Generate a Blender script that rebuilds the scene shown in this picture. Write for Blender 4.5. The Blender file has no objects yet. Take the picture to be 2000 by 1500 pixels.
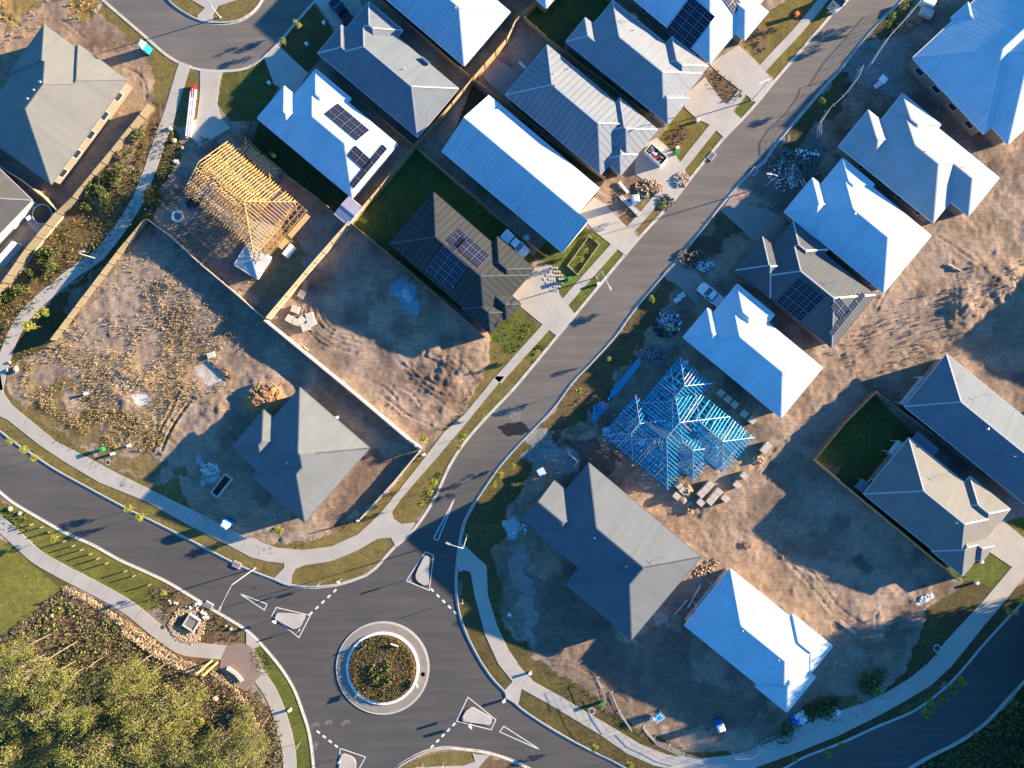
import bpy, math, random
import numpy as np
from mathutils import Vector, Matrix
random.seed(5); RNG = np.random.default_rng(7)
SC = bpy.context.scene; COL = SC.collection
R = math.radians
# ------------------------------------------------------------------ camera, sky, sun, exposure
S, CH = 0.085, 115.0          # metres per photo pixel on the ground, camera height
cam = bpy.data.cameras.new('camera'); co = bpy.data.objects.new('camera', cam); COL.objects.link(co)
co.location = (0, 0, CH); co.rotation_euler = (0, 0, 0)
cam.sensor_width = 36; cam.lens = 36*CH/(2000*S); cam.clip_end = 5000; cam.clip_start = 1
SC.camera = co
SUN_EL, SUN_AZ = R(12.0), math.atan2(.285, .958)     # azimuth measured from +X
w = bpy.data.worlds.new("World"); SC.world = w; w.use_nodes = True
nt = w.node_tree; bg = nt.nodes['Background']; sky = nt.nodes.new('ShaderNodeTexSky')
sky.sky_type = 'NISHITA'; sky.sun_disc = False; sky.sun_elevation = SUN_EL; sky.sun_rotation = math.pi/2-SUN_AZ
sky.air_density = 1.0; sky.dust_density = 0.3; sky.ozone_density = 3.0
wb = nt.nodes.new('ShaderNodeMix'); wb.data_type = 'RGBA'; wb.blend_type = 'MULTIPLY'; wb.inputs[0].default_value = 1   # white balance set for the warm sun
wb.inputs[7].default_value = (.31, .83, 1.22, 1); nt.links.new(sky.outputs[0], wb.inputs[6])
nt.links.new(wb.outputs[2], bg.inputs[0]); bg.inputs[1].default_value = 0.072
sun = bpy.data.lights.new('sun', 'SUN'); sun.energy = 5.0; sun.angle = R(.6); sun.color = (1, .79, .53)
so = bpy.data.objects.new('sun', sun); COL.objects.link(so); so.location = (60, 20, 60)
sd = Vector((math.cos(SUN_EL)*math.cos(SUN_AZ), math.cos(SUN_EL)*math.sin(SUN_AZ), math.sin(SUN_EL)))
so.rotation_euler = sd.to_track_quat('Z', 'Y').to_euler()
SC.view_settings.view_transform = 'Standard'; SC.view_settings.look = 'None'
SC.view_settings.exposure = 2.12; SC.view_settings.gamma = 1
SC.cycles.max_bounces = 5; SC.cycles.diffuse_bounces = 2; SC.cycles.use_denoising = True

def W(px, py, z=0.0):
    k = S*(CH-z)/CH
    return Vector(((px-1000)*k, (750-py)*k, z))
ZO = {1:(0,0),2:(490,0),3:(990,0),4:(1480,0),5:(0,370),6:(490,370),7:(990,370),8:(1480,370),11:(0,740),12:(490,740),13:(990,740),14:(1480,740),21:(0,1110),22:(490,1110),23:(990,1110),24:(1480,1110)}
def Z(i, s):                                           # survey tile coordinates -> photo pixels
    o = ZO[i]; v = [float(t) for t in s.replace(',', ' ').split()]
    return [(o[0]+v[k]*.26, o[1]+v[k+1]*.26) for k in range(0, len(v), 2)]
def P(s):
    v = [float(t) for t in s.replace(',', ' ').split()]
    return [(v[k], v[k+1]) for k in range(0, len(v), 2)]

# ------------------------------------------------------------------ materials
MATS = {}
def new_mat(name):
    m = bpy.data.materials.new(name); m.use_nodes = True
    b = m.node_tree.nodes['Principled BSDF']; MATS[name] = m
    return m, m.node_tree, b
def N(t, ty, **k):
    n = t.nodes.new(ty)
    for a, v in k.items(): setattr(n, a, v)
    return n
def noise(t, vec, scale, detail=6, rough=.6):
    n = N(t, 'ShaderNodeTexNoise'); n.inputs['Scale'].default_value = scale
    n.inputs['Detail'].default_value = detail; n.inputs['Roughness'].default_value = rough
    t.links.new(vec, n.inputs['Vector']); return n.outputs['Fac']
def ramp(t, fac, stops):
    n = N(t, 'ShaderNodeValToRGB'); e = n.color_ramp.elements
    while len(e) < len(stops): e.new(.5)
    for el, (p, c) in zip(e, stops): el.position = p; el.color = (*c, 1) if len(c) == 3 else c
    t.links.new(fac, n.inputs[0]); return n.outputs[0]
def mul(t, a, b, fac=1.0, mode='MULTIPLY'):
    n = N(t, 'ShaderNodeMix', data_type='RGBA', blend_type=mode); n.inputs[0].default_value = fac
    t.links.new(a, n.inputs[6])
    if isinstance(b, tuple): n.inputs[7].default_value = (*b, 1)
    else: t.links.new(b, n.inputs[7])
    return n.outputs[2]
def bump(t, b, h, strength=.5, dist=.05):
    n = N(t, 'ShaderNodeBump'); n.inputs['Strength'].default_value = strength; n.inputs['Distance'].default_value = dist
    t.links.new(h, n.inputs['Height']); t.links.new(n.outputs[0], b.inputs['Normal']); return n
def surf(name, col, rough=.8, var=.25, scale=.6, fine=6, bmp=.3, bd=.02, metal=0, spec=.5):
    m, t, b = new_mat(name); g = N(t, 'ShaderNodeNewGeometry').outputs['Position']
    a = noise(t, g, scale, 5, .65); f = noise(t, g, fine, 4, .7)
    c = ramp(t, a, [(.25, tuple(x*(1-var) for x in col)), (.75, tuple(min(1, x*(1+var)) for x in col))])
    c = mul(t, c, ramp(t, f, [(.3, (1-var*.7,)*3), (.7, (1+var*.3,)*3)]))
    t.links.new(c, b.inputs['Base Color']); b.inputs['Roughness'].default_value = rough
    b.inputs['Metallic'].default_value = metal; b.inputs['Specular IOR Level'].default_value = spec
    if bmp: bump(t, b, f, bmp, bd)
    return m
def roof_mat(name, col, rib=.25, ribd=.015, stripe=0.0, rough=.42, metal=.35):
    m, t, b = new_mat(name); uv = N(t, 'ShaderNodeUVMap').outputs[0]
    g = N(t, 'ShaderNodeNewGeometry').outputs['Position']
    sp = N(t, 'ShaderNodeSeparateXYZ'); t.links.new(uv, sp.inputs[0])
    mm = N(t, 'ShaderNodeMath', operation='MULTIPLY'); mm.inputs[1].default_value = 2*math.pi/rib; t.links.new(sp.outputs[0], mm.inputs[0])
    sn = N(t, 'ShaderNodeMath', operation='SINE'); t.links.new(mm.outputs[0], sn.inputs[0])
    pw = N(t, 'ShaderNodeMapRange'); pw.inputs[1].default_value = .55; pw.inputs[2].default_value = 1; t.links.new(sn.outputs[0], pw.inputs[0])
    bn = bump(t, b, pw.outputs[0], .6, ribd)
    a = noise(t, g, .35, 4); a2 = noise(t, g, 3.5, 5, .7)
    c = ramp(t, a, [(.3, tuple(x*.93 for x in col)), (.7, tuple(min(1, x*1.05) for x in col))])
    c = mul(t, c, ramp(t, a2, [(.3, (.93,)*3), (.7, (1.02,)*3)]))
    # sheet laps: each sheet 0.762 m wide a touch different in tone
    dv = N(t, 'ShaderNodeMath', operation='DIVIDE'); dv.inputs[1].default_value = .762; t.links.new(sp.outputs[0], dv.inputs[0])
    fl = N(t, 'ShaderNodeMath', operation='FLOOR'); t.links.new(dv.outputs[0], fl.inputs[0])
    wn = N(t, 'ShaderNodeTexWhiteNoise', noise_dimensions='1D'); t.links.new(fl.outputs[0], wn.inputs['W'])
    c = mul(t, c, ramp(t, wn.outputs[0], [(0, (.95,)*3), (1, (1.03,)*3)]))
    if stripe:
        c = mul(t, c, ramp(t, pw.outputs[0], [(0, (1,)*3), (.5, (1-stripe,)*3)]))
    t.links.new(c, b.inputs['Base Color'])
    b.inputs['Roughness'].default_value = rough; b.inputs['Metallic'].default_value = metal; b.inputs['Specular IOR Level'].default_value = .03
    return m
def leaf_mat(name, cols, trans=.25):
    m, t, b = new_mat(name); g = N(t, 'ShaderNodeNewGeometry')
    n2 = noise(t, g.outputs['Position'], .5, 3)
    ad = N(t, 'ShaderNodeMath', operation='MULTIPLY_ADD'); ad.inputs[1].default_value = .6
    sb = N(t, 'ShaderNodeMath', operation='MULTIPLY_ADD'); sb.inputs[1].default_value = .8; sb.inputs[2].default_value = -.2
    t.links.new(n2, sb.inputs[0]); t.links.new(g.outputs['Random Per Island'], ad.inputs[0]); t.links.new(sb.outputs[0], ad.inputs[2])
    k = len(cols); c = ramp(t, ad.outputs[0], [(i/(k-1), cc) for i, cc in enumerate(cols)])
    t.links.new(c, b.inputs['Base Color']); b.inputs['Roughness'].default_value = .65
    b.inputs['Specular IOR Level'].default_value = .25
    return m
def plain(name, col, rough=.6, metal=0, spec=.5):
    return surf(name, col, rough, .1, 1.5, 12, 0, metal=metal, spec=spec)

M_asph = surf('asphalt', (.115,.108,.10), .85, .14, .12, 14, .35, .01)
t = M_asph.node_tree; b = t.nodes['Principled BSDF']     # long wear streaks and pale patches
g = N(t, 'ShaderNodeNewGeometry').outputs['Position']
old = b.inputs['Base Color'].links[0].from_socket
mp = N(t, 'ShaderNodeMapping'); mp.inputs['Rotation'].default_value = (0, 0, R(-52)); mp.inputs['Scale'].default_value = (.05, .7, 1); t.links.new(g, mp.inputs[0])
s1 = noise(t, mp.outputs[0], 1.0, 5); t.links.new(mul(t, old, ramp(t, s1, [(.35, (.88,.88,.9)), (.7, (1.22,1.18,1.12))])), b.inputs['Base Color'])
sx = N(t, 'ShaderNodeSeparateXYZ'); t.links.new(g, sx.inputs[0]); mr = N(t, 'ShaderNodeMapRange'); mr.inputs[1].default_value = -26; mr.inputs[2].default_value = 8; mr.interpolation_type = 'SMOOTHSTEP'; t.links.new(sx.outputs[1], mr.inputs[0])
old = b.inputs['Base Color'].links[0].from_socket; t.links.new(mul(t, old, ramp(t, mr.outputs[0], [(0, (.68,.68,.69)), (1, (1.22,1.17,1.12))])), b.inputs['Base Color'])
M_conc = surf('pale_concrete', (.44,.40,.345), .85, .13, .35, 9, .2, .006)
M_path = surf('footpath_concrete', (.42,.385,.335), .85, .14, .3, 9, .2, .006)
M_kerb = surf('kerb_concrete', (.47,.44,.39), .85, .12, .5, 8, .2, .01)
M_apron = surf('pinkish_apron_concrete', (.27,.23,.195), .85, .14, .6, 10, .3, .01)
M_plaza = surf('brown_stencilled_concrete', (.25,.185,.15), .85, .12, .6, 10, .3, .01)
M_white = surf('white_line_paint', (.72,.71,.68), .7, .16, 2.5, 9, .1, .004)
M_whitep = plain('white_paint', (.78,.78,.77), .4)
M_fence = surf('timber_paling', (.36,.235,.12), .85, .25, 2.0, 9, .5, .02)
M_fenceo = surf('olive_weathered_timber', (.19,.155,.10), .85, .2, 1.5, 9, .5, .02)
M_sleep = surf('pale_sleeper', (.62,.55,.45), .8, .12, 1.0, 8, .2, .01)
M_timber = surf('raw_pine', (.72,.43,.15), .7, .15, 2.5, 10, .15, .01)
M_steel = plain('blue_steel_framing', (.045,.40,.66), .4, .3)
M_steelw = plain('pale_steel', (.55,.62,.68), .35, .6)
M_brick = surf('beige_brick', (.25,.20,.15), .85, .2, 3.0, 14, .3, .01)
M_render = surf('pale_render', (.50,.47,.42), .8, .1, .8, 8, .1, .01)
M_dark = plain('dark_plastic', (.02,.02,.022), .5)
M_black = plain('black_rubber', (.012,.012,.013), .8)
M_glass = plain('window_glass', (.02,.03,.04), .08, 0, .9)
M_solar = plain('solar_cell', (.012,.013,.028), .3, 0, .35)
M_alu = plain('aluminium_edge', (.45,.44,.45), .35, .8)
M_blue = plain('blue_plastic', (.01,.16,.62), .4)
M_cyan = plain('sky_blue_plastic', (.02,.30,.62), .4)
M_green = plain('green_plastic', (.02,.30,.06), .4)
M_red = plain('red_plastic', (.5,.02,.02), .5)
M_yel = plain('yellow_plastic', (.7,.5,.02), .5)
M_orange = plain('orange_plastic', (.7,.16,.02), .5)
M_carw = plain('white_car_paint', (.72,.74,.76), .25)
M_carb = plain('dark_blue_car_paint', (.008,.018,.05), .2)
M_pole = plain('galvanised_pole', (.58,.58,.56), .4, .4)
M_pallet = surf('pale_block_pallet', (.52,.46,.38), .8, .2, 2.5, 12, .5, .03)
M_rock = surf('sandstone_boulder', (.52,.36,.22), .85, .25, 1.5, 6, .6, .05)
M_grey = surf('grey_rubble', (.17,.155,.145), .9, .35, 1.5, 6, .6, .05)
M_mound = surf('orange_soil_mound', (.34,.20,.11), .95, .25, 1.2, 7, .9, .08)
M_bark = surf('pale_bark', (.22,.165,.12), .85, .2, 2, 8, .4, .02)
M_tank = plain('pale_tank', (.55,.62,.66), .5)
M_offcut = surf('blue_grey_offcut', (.17,.20,.22), .7, .4, 1.5, 7, .4, .03)
M_teal = plain('teal_plastic', (.02,.16,.17), .6)
M_mulch = surf('dark_mulch', (.12,.06,.035), .95, .4, 2.0, 9, .8, .05)

# ------------------------------------------------------------------ mesh helpers
def tag(o, label=None, cat=None, group=None, kind=None):
    if label: o['label'] = label
    if cat: o['category'] = cat
    if group: o['group'] = group
    if kind: o['kind'] = kind
    return o
def empty(name, loc=(0,0,0), rz=0, **k):
    o = bpy.data.objects.new(name, None); COL.objects.link(o); o.location = loc; o.rotation_euler = (0,0,rz)
    return tag(o, **k)
class MB:
    def __init__(s): s.v = []; s.f = []; s.uv = []; s.hasuv = False
    def add(s, vs, fs, uvs=None):
        n = len(s.v); s.v += [tuple(p) for p in vs]; s.f += [tuple(i+n for i in f) for f in fs]
        if uvs: s.hasuv = True; s.uv += uvs
        return s
    def box(s, c, d, rz=0, M=None):
        x, y, z = d[0]/2, d[1]/2, d[2]/2; cr, sr = math.cos(rz), math.sin(rz); vs = []
        for k in ((-x,-y,-z),(x,-y,-z),(x,y,-z),(-x,y,-z),(-x,-y,z),(x,-y,z),(x,y,z),(-x,y,z)):
            vs.append((c[0]+k[0]*cr-k[1]*sr, c[1]+k[0]*sr+k[1]*cr, c[2]+k[2]))
        return s.add(vs, [(0,3,2,1),(4,5,6,7),(0,1,5,4),(1,2,6,5),(2,3,7,6),(3,0,4,7)])
    def bar(s, a, b, wd=.05, h=None, up=Vector((0,0,1))):
        a, b = Vector(a), Vector(b); h = h or wd; d = (b-a)
        if d.length < 1e-4: return s
        d.normalize(); sx = d.cross(up)
        if sx.length < 1e-3: sx = d.cross(Vector((1,0,0)))
        sx.normalize(); u = sx.cross(d)
        sx *= wd/2; u *= h/2
        vs = [a-sx-u, a+sx-u, a+sx+u, a-sx+u, b-sx-u, b+sx-u, b+sx+u, b-sx+u]
        return s.add(vs, [(0,1,2,3),(7,6,5,4),(0,4,5,1),(1,5,6,2),(2,6,7,3),(3,7,4,0)])
    def tube(s, pts, r, n=8, cap=True):
        pts = [Vector(p) for p in pts]; rs = r if isinstance(r, (list, tuple)) else [r]*len(pts); base = len(s.v)
        for i, p in enumerate(pts):
            d = (pts[min(i+1, len(pts)-1)]-pts[max(i-1, 0)]).normalized()
            x = d.cross(Vector((.13,.21,.97))); x = x.normalized() if x.length > 1e-3 else Vector((1,0,0)); y = d.cross(x)
            for k in range(n):
                a = 2*math.pi*k/n; s.v.append(tuple(p+x*math.cos(a)*rs[i]+y*math.sin(a)*rs[i]))
        for i in range(len(pts)-1):
            for k in range(n):
                s.f.append((base+i*n+k, base+i*n+(k+1) % n, base+(i+1)*n+(k+1) % n, base+(i+1)*n+k))
        if cap:
            s.f.append(tuple(base+k for k in range(n))[::-1]); s.f.append(tuple(base+(len(pts)-1)*n+k for k in range(n)))
        return s
    def prism(s, pts, z0, z1):
        n = len(pts); A = sum(pts[i][0]*pts[(i+1) % n][1]-pts[(i+1) % n][0]*pts[i][1] for i in range(n))
        if A < 0: pts = pts[::-1]
        vs = [(p[0], p[1], z0) for p in pts]+[(p[0], p[1], z1) for p in pts]
        return s.add(vs, [tuple(range(n, 2*n)), tuple(range(n-1, -1, -1))]+[(i, (i+1) % n, n+(i+1) % n, n+i) for i in range(n)])
    def build(s, name, mat, parent=None, smooth=False, bevel=0, **k):
        me = bpy.data.meshes.new(name); me.from_pydata(s.v, [], s.f); me.validate() if not s.hasuv else None
        if s.hasuv:
            ul = me.uv_layers.new(name='UVMap'); fl = [c for u in s.uv for c in u]
            ul.data.foreach_set('uv', fl)
        for m in (mat if isinstance(mat, (list, tuple)) else [mat]): me.materials.append(m)
        if smooth: me.polygons.foreach_set('use_smooth', [True]*len(me.polygons))
        o = bpy.data.objects.new(name, me); COL.objects.link(o)
        if parent: o.parent = parent
        if bevel:
            bm = o.modifiers.new('b', 'BEVEL'); bm.width = bevel; bm.segments = 2; bm.limit_method = 'ANGLE'
        return tag(o, **k)
def copy_tree(o, parent=None):
    c = o.copy(); COL.objects.link(c)
    if parent: c.parent = parent
    for ch in [x for x in o.children]: copy_tree(ch, c)
    return c
def spline(pts, step=1.0, closed=False):
    out = []; n = len(pts); P3 = [np.array(p[:2], float) for p in pts]
    rng = range(n if closed else n-1)
    for i in rng:
        p0 = P3[(i-1) % n] if closed or i > 0 else P3[0]; p1 = P3[i]; p2 = P3[(i+1) % n]
        p3 = P3[(i+2) % n] if closed or i+2 < n else P3[-1]
        k = max(1, int(np.linalg.norm(p2-p1)/step))
        for j in range(k):
            u = j/k; out.append(tuple(.5*((2*p1)+(-p0+p2)*u+(2*p0-5*p1+4*p2-p3)*u*u+(-p0+3*p1-3*p2+p3)*u**3)))
    if not closed: out.append(tuple(P3[-1]))
    return out
def wl(pts): return [tuple(W(*p)[:2]) for p in pts]
def offset(pts, d):
    out = []
    for i in range(len(pts)):
        a = np.array(pts[max(i-1, 0)]); b = np.array(pts[min(i+1, len(pts)-1)]); t_ = b-a; L = np.linalg.norm(t_) or 1
        out.append((pts[i][0]-t_[1]/L*d, pts[i][1]+t_[0]/L*d))
    return out
def ribbon(mb, pts, o0, o1, z, zb=None):
    """flat band between offsets o0 < o1 (left of travel positive) with optional sides down to zb"""
    A, B = offset(pts, o0), offset(pts, o1); n = len(pts)
    vs = [(p[0], p[1], z) for p in A]+[(p[0], p[1], z) for p in B]
    fs = [(i, i+1, n+i+1, n+i) for i in range(n-1)]
    if zb is not None:
        vs += [(p[0], p[1], zb) for p in A]+[(p[0], p[1], zb) for p in B]
        fs += [(2*n+i, 2*n+i+1, i+1, i) for i in range(n-1)]+[(n+i, n+i+1, 3*n+i+1, 3*n+i) for i in range(n-1)]
    mb.add(vs, fs)
from mathutils.geometry import tessellate_polygon
def polyslab(name, pts, z, mat, thick=.08, **k):
    """flat slab from a (possibly concave) outline"""
    mb = MB(); n = len(pts); A = sum(pts[i][0]*pts[(i+1) % n][1]-pts[(i+1) % n][0]*pts[i][1] for i in range(n))
    if A < 0: pts = pts[::-1]
    tr = tessellate_polygon([[Vector((p[0], p[1], 0)) for p in pts]])
    fs = []
    for a, b_, c in tr:
        pa, pb, pc = pts[a], pts[b_], pts[c]
        cr = (pb[0]-pa[0])*(pc[1]-pa[1])-(pb[1]-pa[1])*(pc[0]-pa[0])
        fs.append((a, b_, c) if cr > 0 else (a, c, b_))
    vs = [(p[0], p[1], z) for p in pts]
    if thick:
        vs += [(p[0], p[1], z-thick) for p in pts]; fs += [(n+i, n+(i+1) % n, (i+1) % n, i) for i in range(n)]
    mb.add(vs, fs); return mb.build(name, mat, **k)
# ------------------------------------------------------------------ kerb lines (photo pixels at ground level), road always on the left
K_NW = P("1660,-25 1629,26 1575,90 1516,159 1480,203 1450,236 1416,271 1350,351 1315,396 1250,467 1222,500 1125,617 1090,659 1048,710 1006,760 970,798 932,839 903,875 880,912 865,945 854,969 835,1002 812,1034 793,1054 773,1070 752,1093 734,1113 716,1126 698,1133 659,1145 607,1150 568,1146 537,1136 490,1118 452,1101 364,1055 286,1016 247,997 156,948 104,919 65,893 34,873 0,847 -60,800")
K_SW = P("-60,915 0,958 26,979 78,1010 130,1039 182,1062 234,1091 276,1110 325,1133 369,1159 416,1188 468,1219 492,1237 516,1261 550,1302 576,1344 594,1391 607,1435 615,1500 618,1570")
K_S = P("735,1570 748,1530 771,1500 797,1482 828,1466 867,1458 906,1461 958,1469 1010,1487 1055,1512 1110,1560")
K_E = P("1290,1550 1214,1500 1156,1471 1107,1445 1055,1414 1011,1383 984,1354 958,1326 932,1287 906,1235 892,1188 888,1136 893,1075 901,1031 911,1005 932,969 971,912 1007,870 1037,839 1081,792 1117,743 1151,708 1198,656 1224,620 1250,586 1297,531 1325,500 1375,438 1416,386 1463,336 1493,312 1506,289 1532,257 1566,218 1610,166 1636,138 1678,83 1714,42 1750,8 1785,-30")
K_A = P("2070,1090 2000,1178 1974,1206 1922,1263 1880,1313 1844,1349 1787,1391 1714,1422 1646,1453 1571,1482 1540,1500 1480,1530")
K_B = P("1700,1550 1774,1500 1818,1474 1870,1448 1922,1412 1966,1365 2000,1328 2080,1230")
K_C = P("175,-30 205,0 250,39 286,70 325,104 356,122 390,133 437,136 481,130 516,106 542,81 576,42 610,3 640,-30")
K_D = P("528,-30 515,0 499,23 468,43 429,48 390,43 351,23 324,0 305,-30")
KW = {k: spline(wl(v), 1.0) for k, v in dict(NW=K_NW, SW=K_SW, S=K_S, E=K_E, A=K_A, B=K_B, C=K_C, D=K_D).items()}
road_main = KW['NW']+KW['SW']+KW['S']+KW['E']
road_right = KW['A']+KW['B']
road_court = KW['C']+KW['D']
RC = tuple(W(747.4, 1305)[:2])                                   # roundabout centre

def centre_poly(cl, wpx):
    c = spline(wl(cl), .8); h = wpx*S/2
    return offset(c, h)+offset(c, -h)[::-1]
PATHS = {
 'west': ("concrete footpath winding beside the west gardens", centre_poly(P("362,124 353,150 334,215 312,275 290,340 277,373 264,401 229,454 190,500 146,531 105,564 70,594 42,626 21,666 5,713 -6,760"), 23)),
 'north': ("", wl(Z(11, "-60,-40 5,-40 12,20 30,110 80,190 250,330 420,470 640,580 900,720 1170,850 1500,1010 1810,1170 1923,1208")+Z(12, "100,1240 200,1270 400,1285 600,1260 800,1170 900,1080 980,1000 1150,790 1300,600 1450,400 1600,270 1750,90 1835,-20 1905,-20 1750,170 1620,330 1500,470 1400,590 1250,760 1130,900 1060,1000 1070,1050 1130,1090 1232,1078 1232,1092 1165,1190 1092,1262 1050,1192 950,1200 800,1290 600,1370 400,1400 335,1428 308,1478 300,1556 252,1545 165,1505 250,1420 250,1385 120,1370 0,1340")+Z(11, "1700,1240 1400,1090 1100,920 750,780 480,620 300,500 60,310 0,280 -60,250"))),
 'main': ("", centre_poly(P("972,744 1020,690 1065,640 1110,583 1198,484 1263,412 1328,330 1390,252 1440,192 1497,125 1558,60 1605,3 1630,-30"), 17)),
 'park': ("", centre_poly(P("-30,1005 0,1023 36,1055 70,1086 114,1112 160,1136 208,1161 253,1188 292,1220 331,1250 359,1266 398,1271 443,1275"), 28)),
 'south': ("", centre_poly(P("500,1314 525,1347 542,1384 555,1426 565,1474 567,1540"), 26)),
 'east': ("", wl(Z(12, "1578,1235 1620,1262 1700,1340 1770,1400 1772,1424")+Z(22, "1772,0 1780,200 1850,430 1940,620 2000,705")+Z(23, "80,720 200,850 400,960 600,1080 800,1200 1000,1320 1200,1400 1450,1430 1700,1400 2000,1300")+Z(24, "200,1250 400,1150 520,1100 800,1010 950,940 1150,820 1300,690 1400,560 1530,420 1680,260 1900,0")+P("2000,1082 2060,1010 2075,1060 2000,1126")+Z(24, "1830,280 1700,430 1580,580 1450,740 1300,880 1100,1000 900,1110 600,1260 300,1380 0,1490")+P("1420,1525 1330,1520 1300,1500")+Z(23, "1100,1480 900,1390 700,1250 500,1130 300,1010 110,905 85,1030 -5,975")+Z(22, "1905,915 1965,850 1860,720 1760,500 1680,200 1650,30 1600,12 1565,30 1556,-40 1560,-110"))),
 'island': ("", wl(Z(1, "1420,-60 1440,0 1540,60 1480,120 1495,148 1600,160 1600,110 1640,45 1780,0 1800,-60"))),
 'south_island': ("", wl(Z(22, "1665,1388 1690,1400 1800,1400 1760,1440 1700,1510 1180,1520 1240,1495 1600,1482 1684,1450"))),
}
DRIVES = [wl(P(s)) for s in (
 "1000,578 1042,524 1077,518 1093,575 1125,616 1089,658 1018,600",
 "1147,436 1130,418 1160,385 1183,400 1221,440 1249,466 1222,499 1193,477 1165,455",
 "1241,305 1262,280 1282,268 1318,300 1349,351 1316,394 1240,340",
 "1341,183 1377,150 1406,192 1449,234 1415,270 1388,245 1359,231 1337,210",
 "1385,125 1442,88 1474,117 1512,160 1478,202 1440,172 1405,145",
 "391,137 435,139 429,156 424,203 432,231 450,250 390,286 359,252 385,231 391,182",
 "515,110 540,86 602,143 576,185 535,165",
 "614,3 640,-20 700,-14 708,18 672,52 650,52 636,28",
 "1925,1052 1958,1016 2030,1075 1997,1116 1974,1106 1935,1080",
 "1447,1267 1447,1267")[:9]]
DRIVES_BLUE = [wl(P(s)) for s in ("1297,533 1325,505 1350,521 1380,552 1418,578 1400,612 1355,590 1325,557 1300,546", "1408,412 1425,388 1500,410 1545,430 1500,470 1475,475 1440,440")]
PATIO = wl(P('944,152 975,118 1036,158 992,196'))
PLAZA = wl(P("443,1262 462,1258 481,1259 495,1267 494,1282 499,1302 513,1315 499,1330 476,1349 455,1336 429,1304 432,1288"))
RAMP = wl(P("481,1231 492,1240 512,1259 494,1267 481,1258"))

# ------------------------------------------------------------------ the land: one grid, fine under the camera, coarse to the horizon
def axis(lo, hi, st):
    a = np.arange(lo, hi+st/2, st); g = []; d = st; x = hi
    while x < 2500: d *= 1.25; x += d; g.append(x)
    g2 = []; d = st; x = lo
    while x > -2500: d *= 1.25; x -= d; g2.append(x)
    return np.concatenate([g2[::-1], a, g])
ax, ay = axis(-90, 90, .25), axis(-68, 68, .25)
GX, GY = np.meshgrid(ax, ay); PXg, PYg = GX/S+1000, 750-GY/S; SH = GX.shape
def vnoise(x, y, cell, seed):
    r = np.random.default_rng(seed); T = r.random((256, 256))
    u, v = x/cell+1000.3, y/cell+1000.7; i, j = np.floor(u).astype(int), np.floor(v).astype(int); f, h = u-i, v-j
    f = f*f*(3-2*f); h = h*h*(3-2*h); i %= 256; j %= 256; i1, j1 = (i+1) % 256, (j+1) % 256
    return (T[j, i]*(1-f)+T[j, i1]*f)*(1-h)+(T[j1, i]*(1-f)+T[j1, i1]*f)*h
def fbm(cell, seed, o=4, x=None, y=None):
    x = GX if x is None else x; y = GY if y is None else y
    s = 0; a = 1; tot = 0
    for k in range(o): s = s+a*vnoise(x, y, cell/2**k, seed+k); tot += a; a *= .55
    return s/tot
WX, WY = (fbm(3.2, 90)-.5)*2, (fbm(3.2, 95)-.5)*2
def inpoly(poly, X, Y):
    poly = np.asarray(poly, float); m = np.zeros(X.shape, bool); n = len(poly)
    for i in range(n):
        x0, y0 = poly[i]; x1, y1 = poly[(i+1) % n]
        if y0 == y1: continue
        c = ((y0 > Y) != (y1 > Y)) & (X < (x1-x0)*(Y-y0)/(y1-y0)+x0); m ^= c
    return m
def window(xs, ys, pad):
    j0, j1 = np.searchsorted(ay, [min(ys)-pad, max(ys)+pad]); i0, i1 = np.searchsorted(ax, [min(xs)-pad, max(xs)+pad])
    return slice(j0, j1), slice(i0, i1)
def mask(poly, soft=0.0):
    """0/1 mask of a world-space polygon on the grid, its edge wandering by soft metres"""
    m = np.zeros(SH, bool); w_ = window([p[0] for p in poly], [p[1] for p in poly], soft+1)
    m[w_] = inpoly(poly, GX[w_]+WX[w_]*soft*2, GY[w_]+WY[w_]*soft*2); return m
def dist_line(pts, pad):
    D = np.full(SH, 99.0); pts = np.asarray(pts)
    for a, b_ in zip(pts[:-1], pts[1:]):
        w_ = window((a[0], b_[0]), (a[1], b_[1]), pad); x, y = GX[w_], GY[w_]
        d = b_-a; L = (d**2).sum() or 1e-9; t_ = np.clip(((x-a[0])*d[0]+(y-a[1])*d[1])/L, 0, 1)
        D[w_] = np.minimum(D[w_], np.hypot(x-a[0]-t_*d[0], y-a[1]-t_*d[1]))
    return D
f1, f2, f3 = fbm(14, 1), fbm(3.5, 11), fbm(1.1, 21)
base = np.empty(SH+(4,)); k1 = np.clip((f1-.5)*3+.5, 0, 1)[..., None]; k2 = np.clip((f2-.5)*3.5+.5, 0, 1)[..., None]
base[..., :3] = (1-k1)*np.array([.305,.214,.152])+k1*np.array([.265,.204,.160])
base[..., :3] *= .74+.50*k2
k3 = np.clip((fbm(7, 51, 5)-.5)*5+.3, 0, 1)[..., None]; base[..., :3] = base[..., :3]*(1-.45*k3)+np.array([.37,.29,.225])*.45*k3
k4 = np.clip((fbm(5, 71, 5)-.56)*6, 0, 1)[..., None]; base[..., :3] *= 1-.38*k4
base[..., 3] = np.clip((fbm(6, 31)-.55)*4, 0, .6)
amp = np.ones(SH); far = (np.abs(GX) > 90) | (np.abs(GY) > 68)
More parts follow.
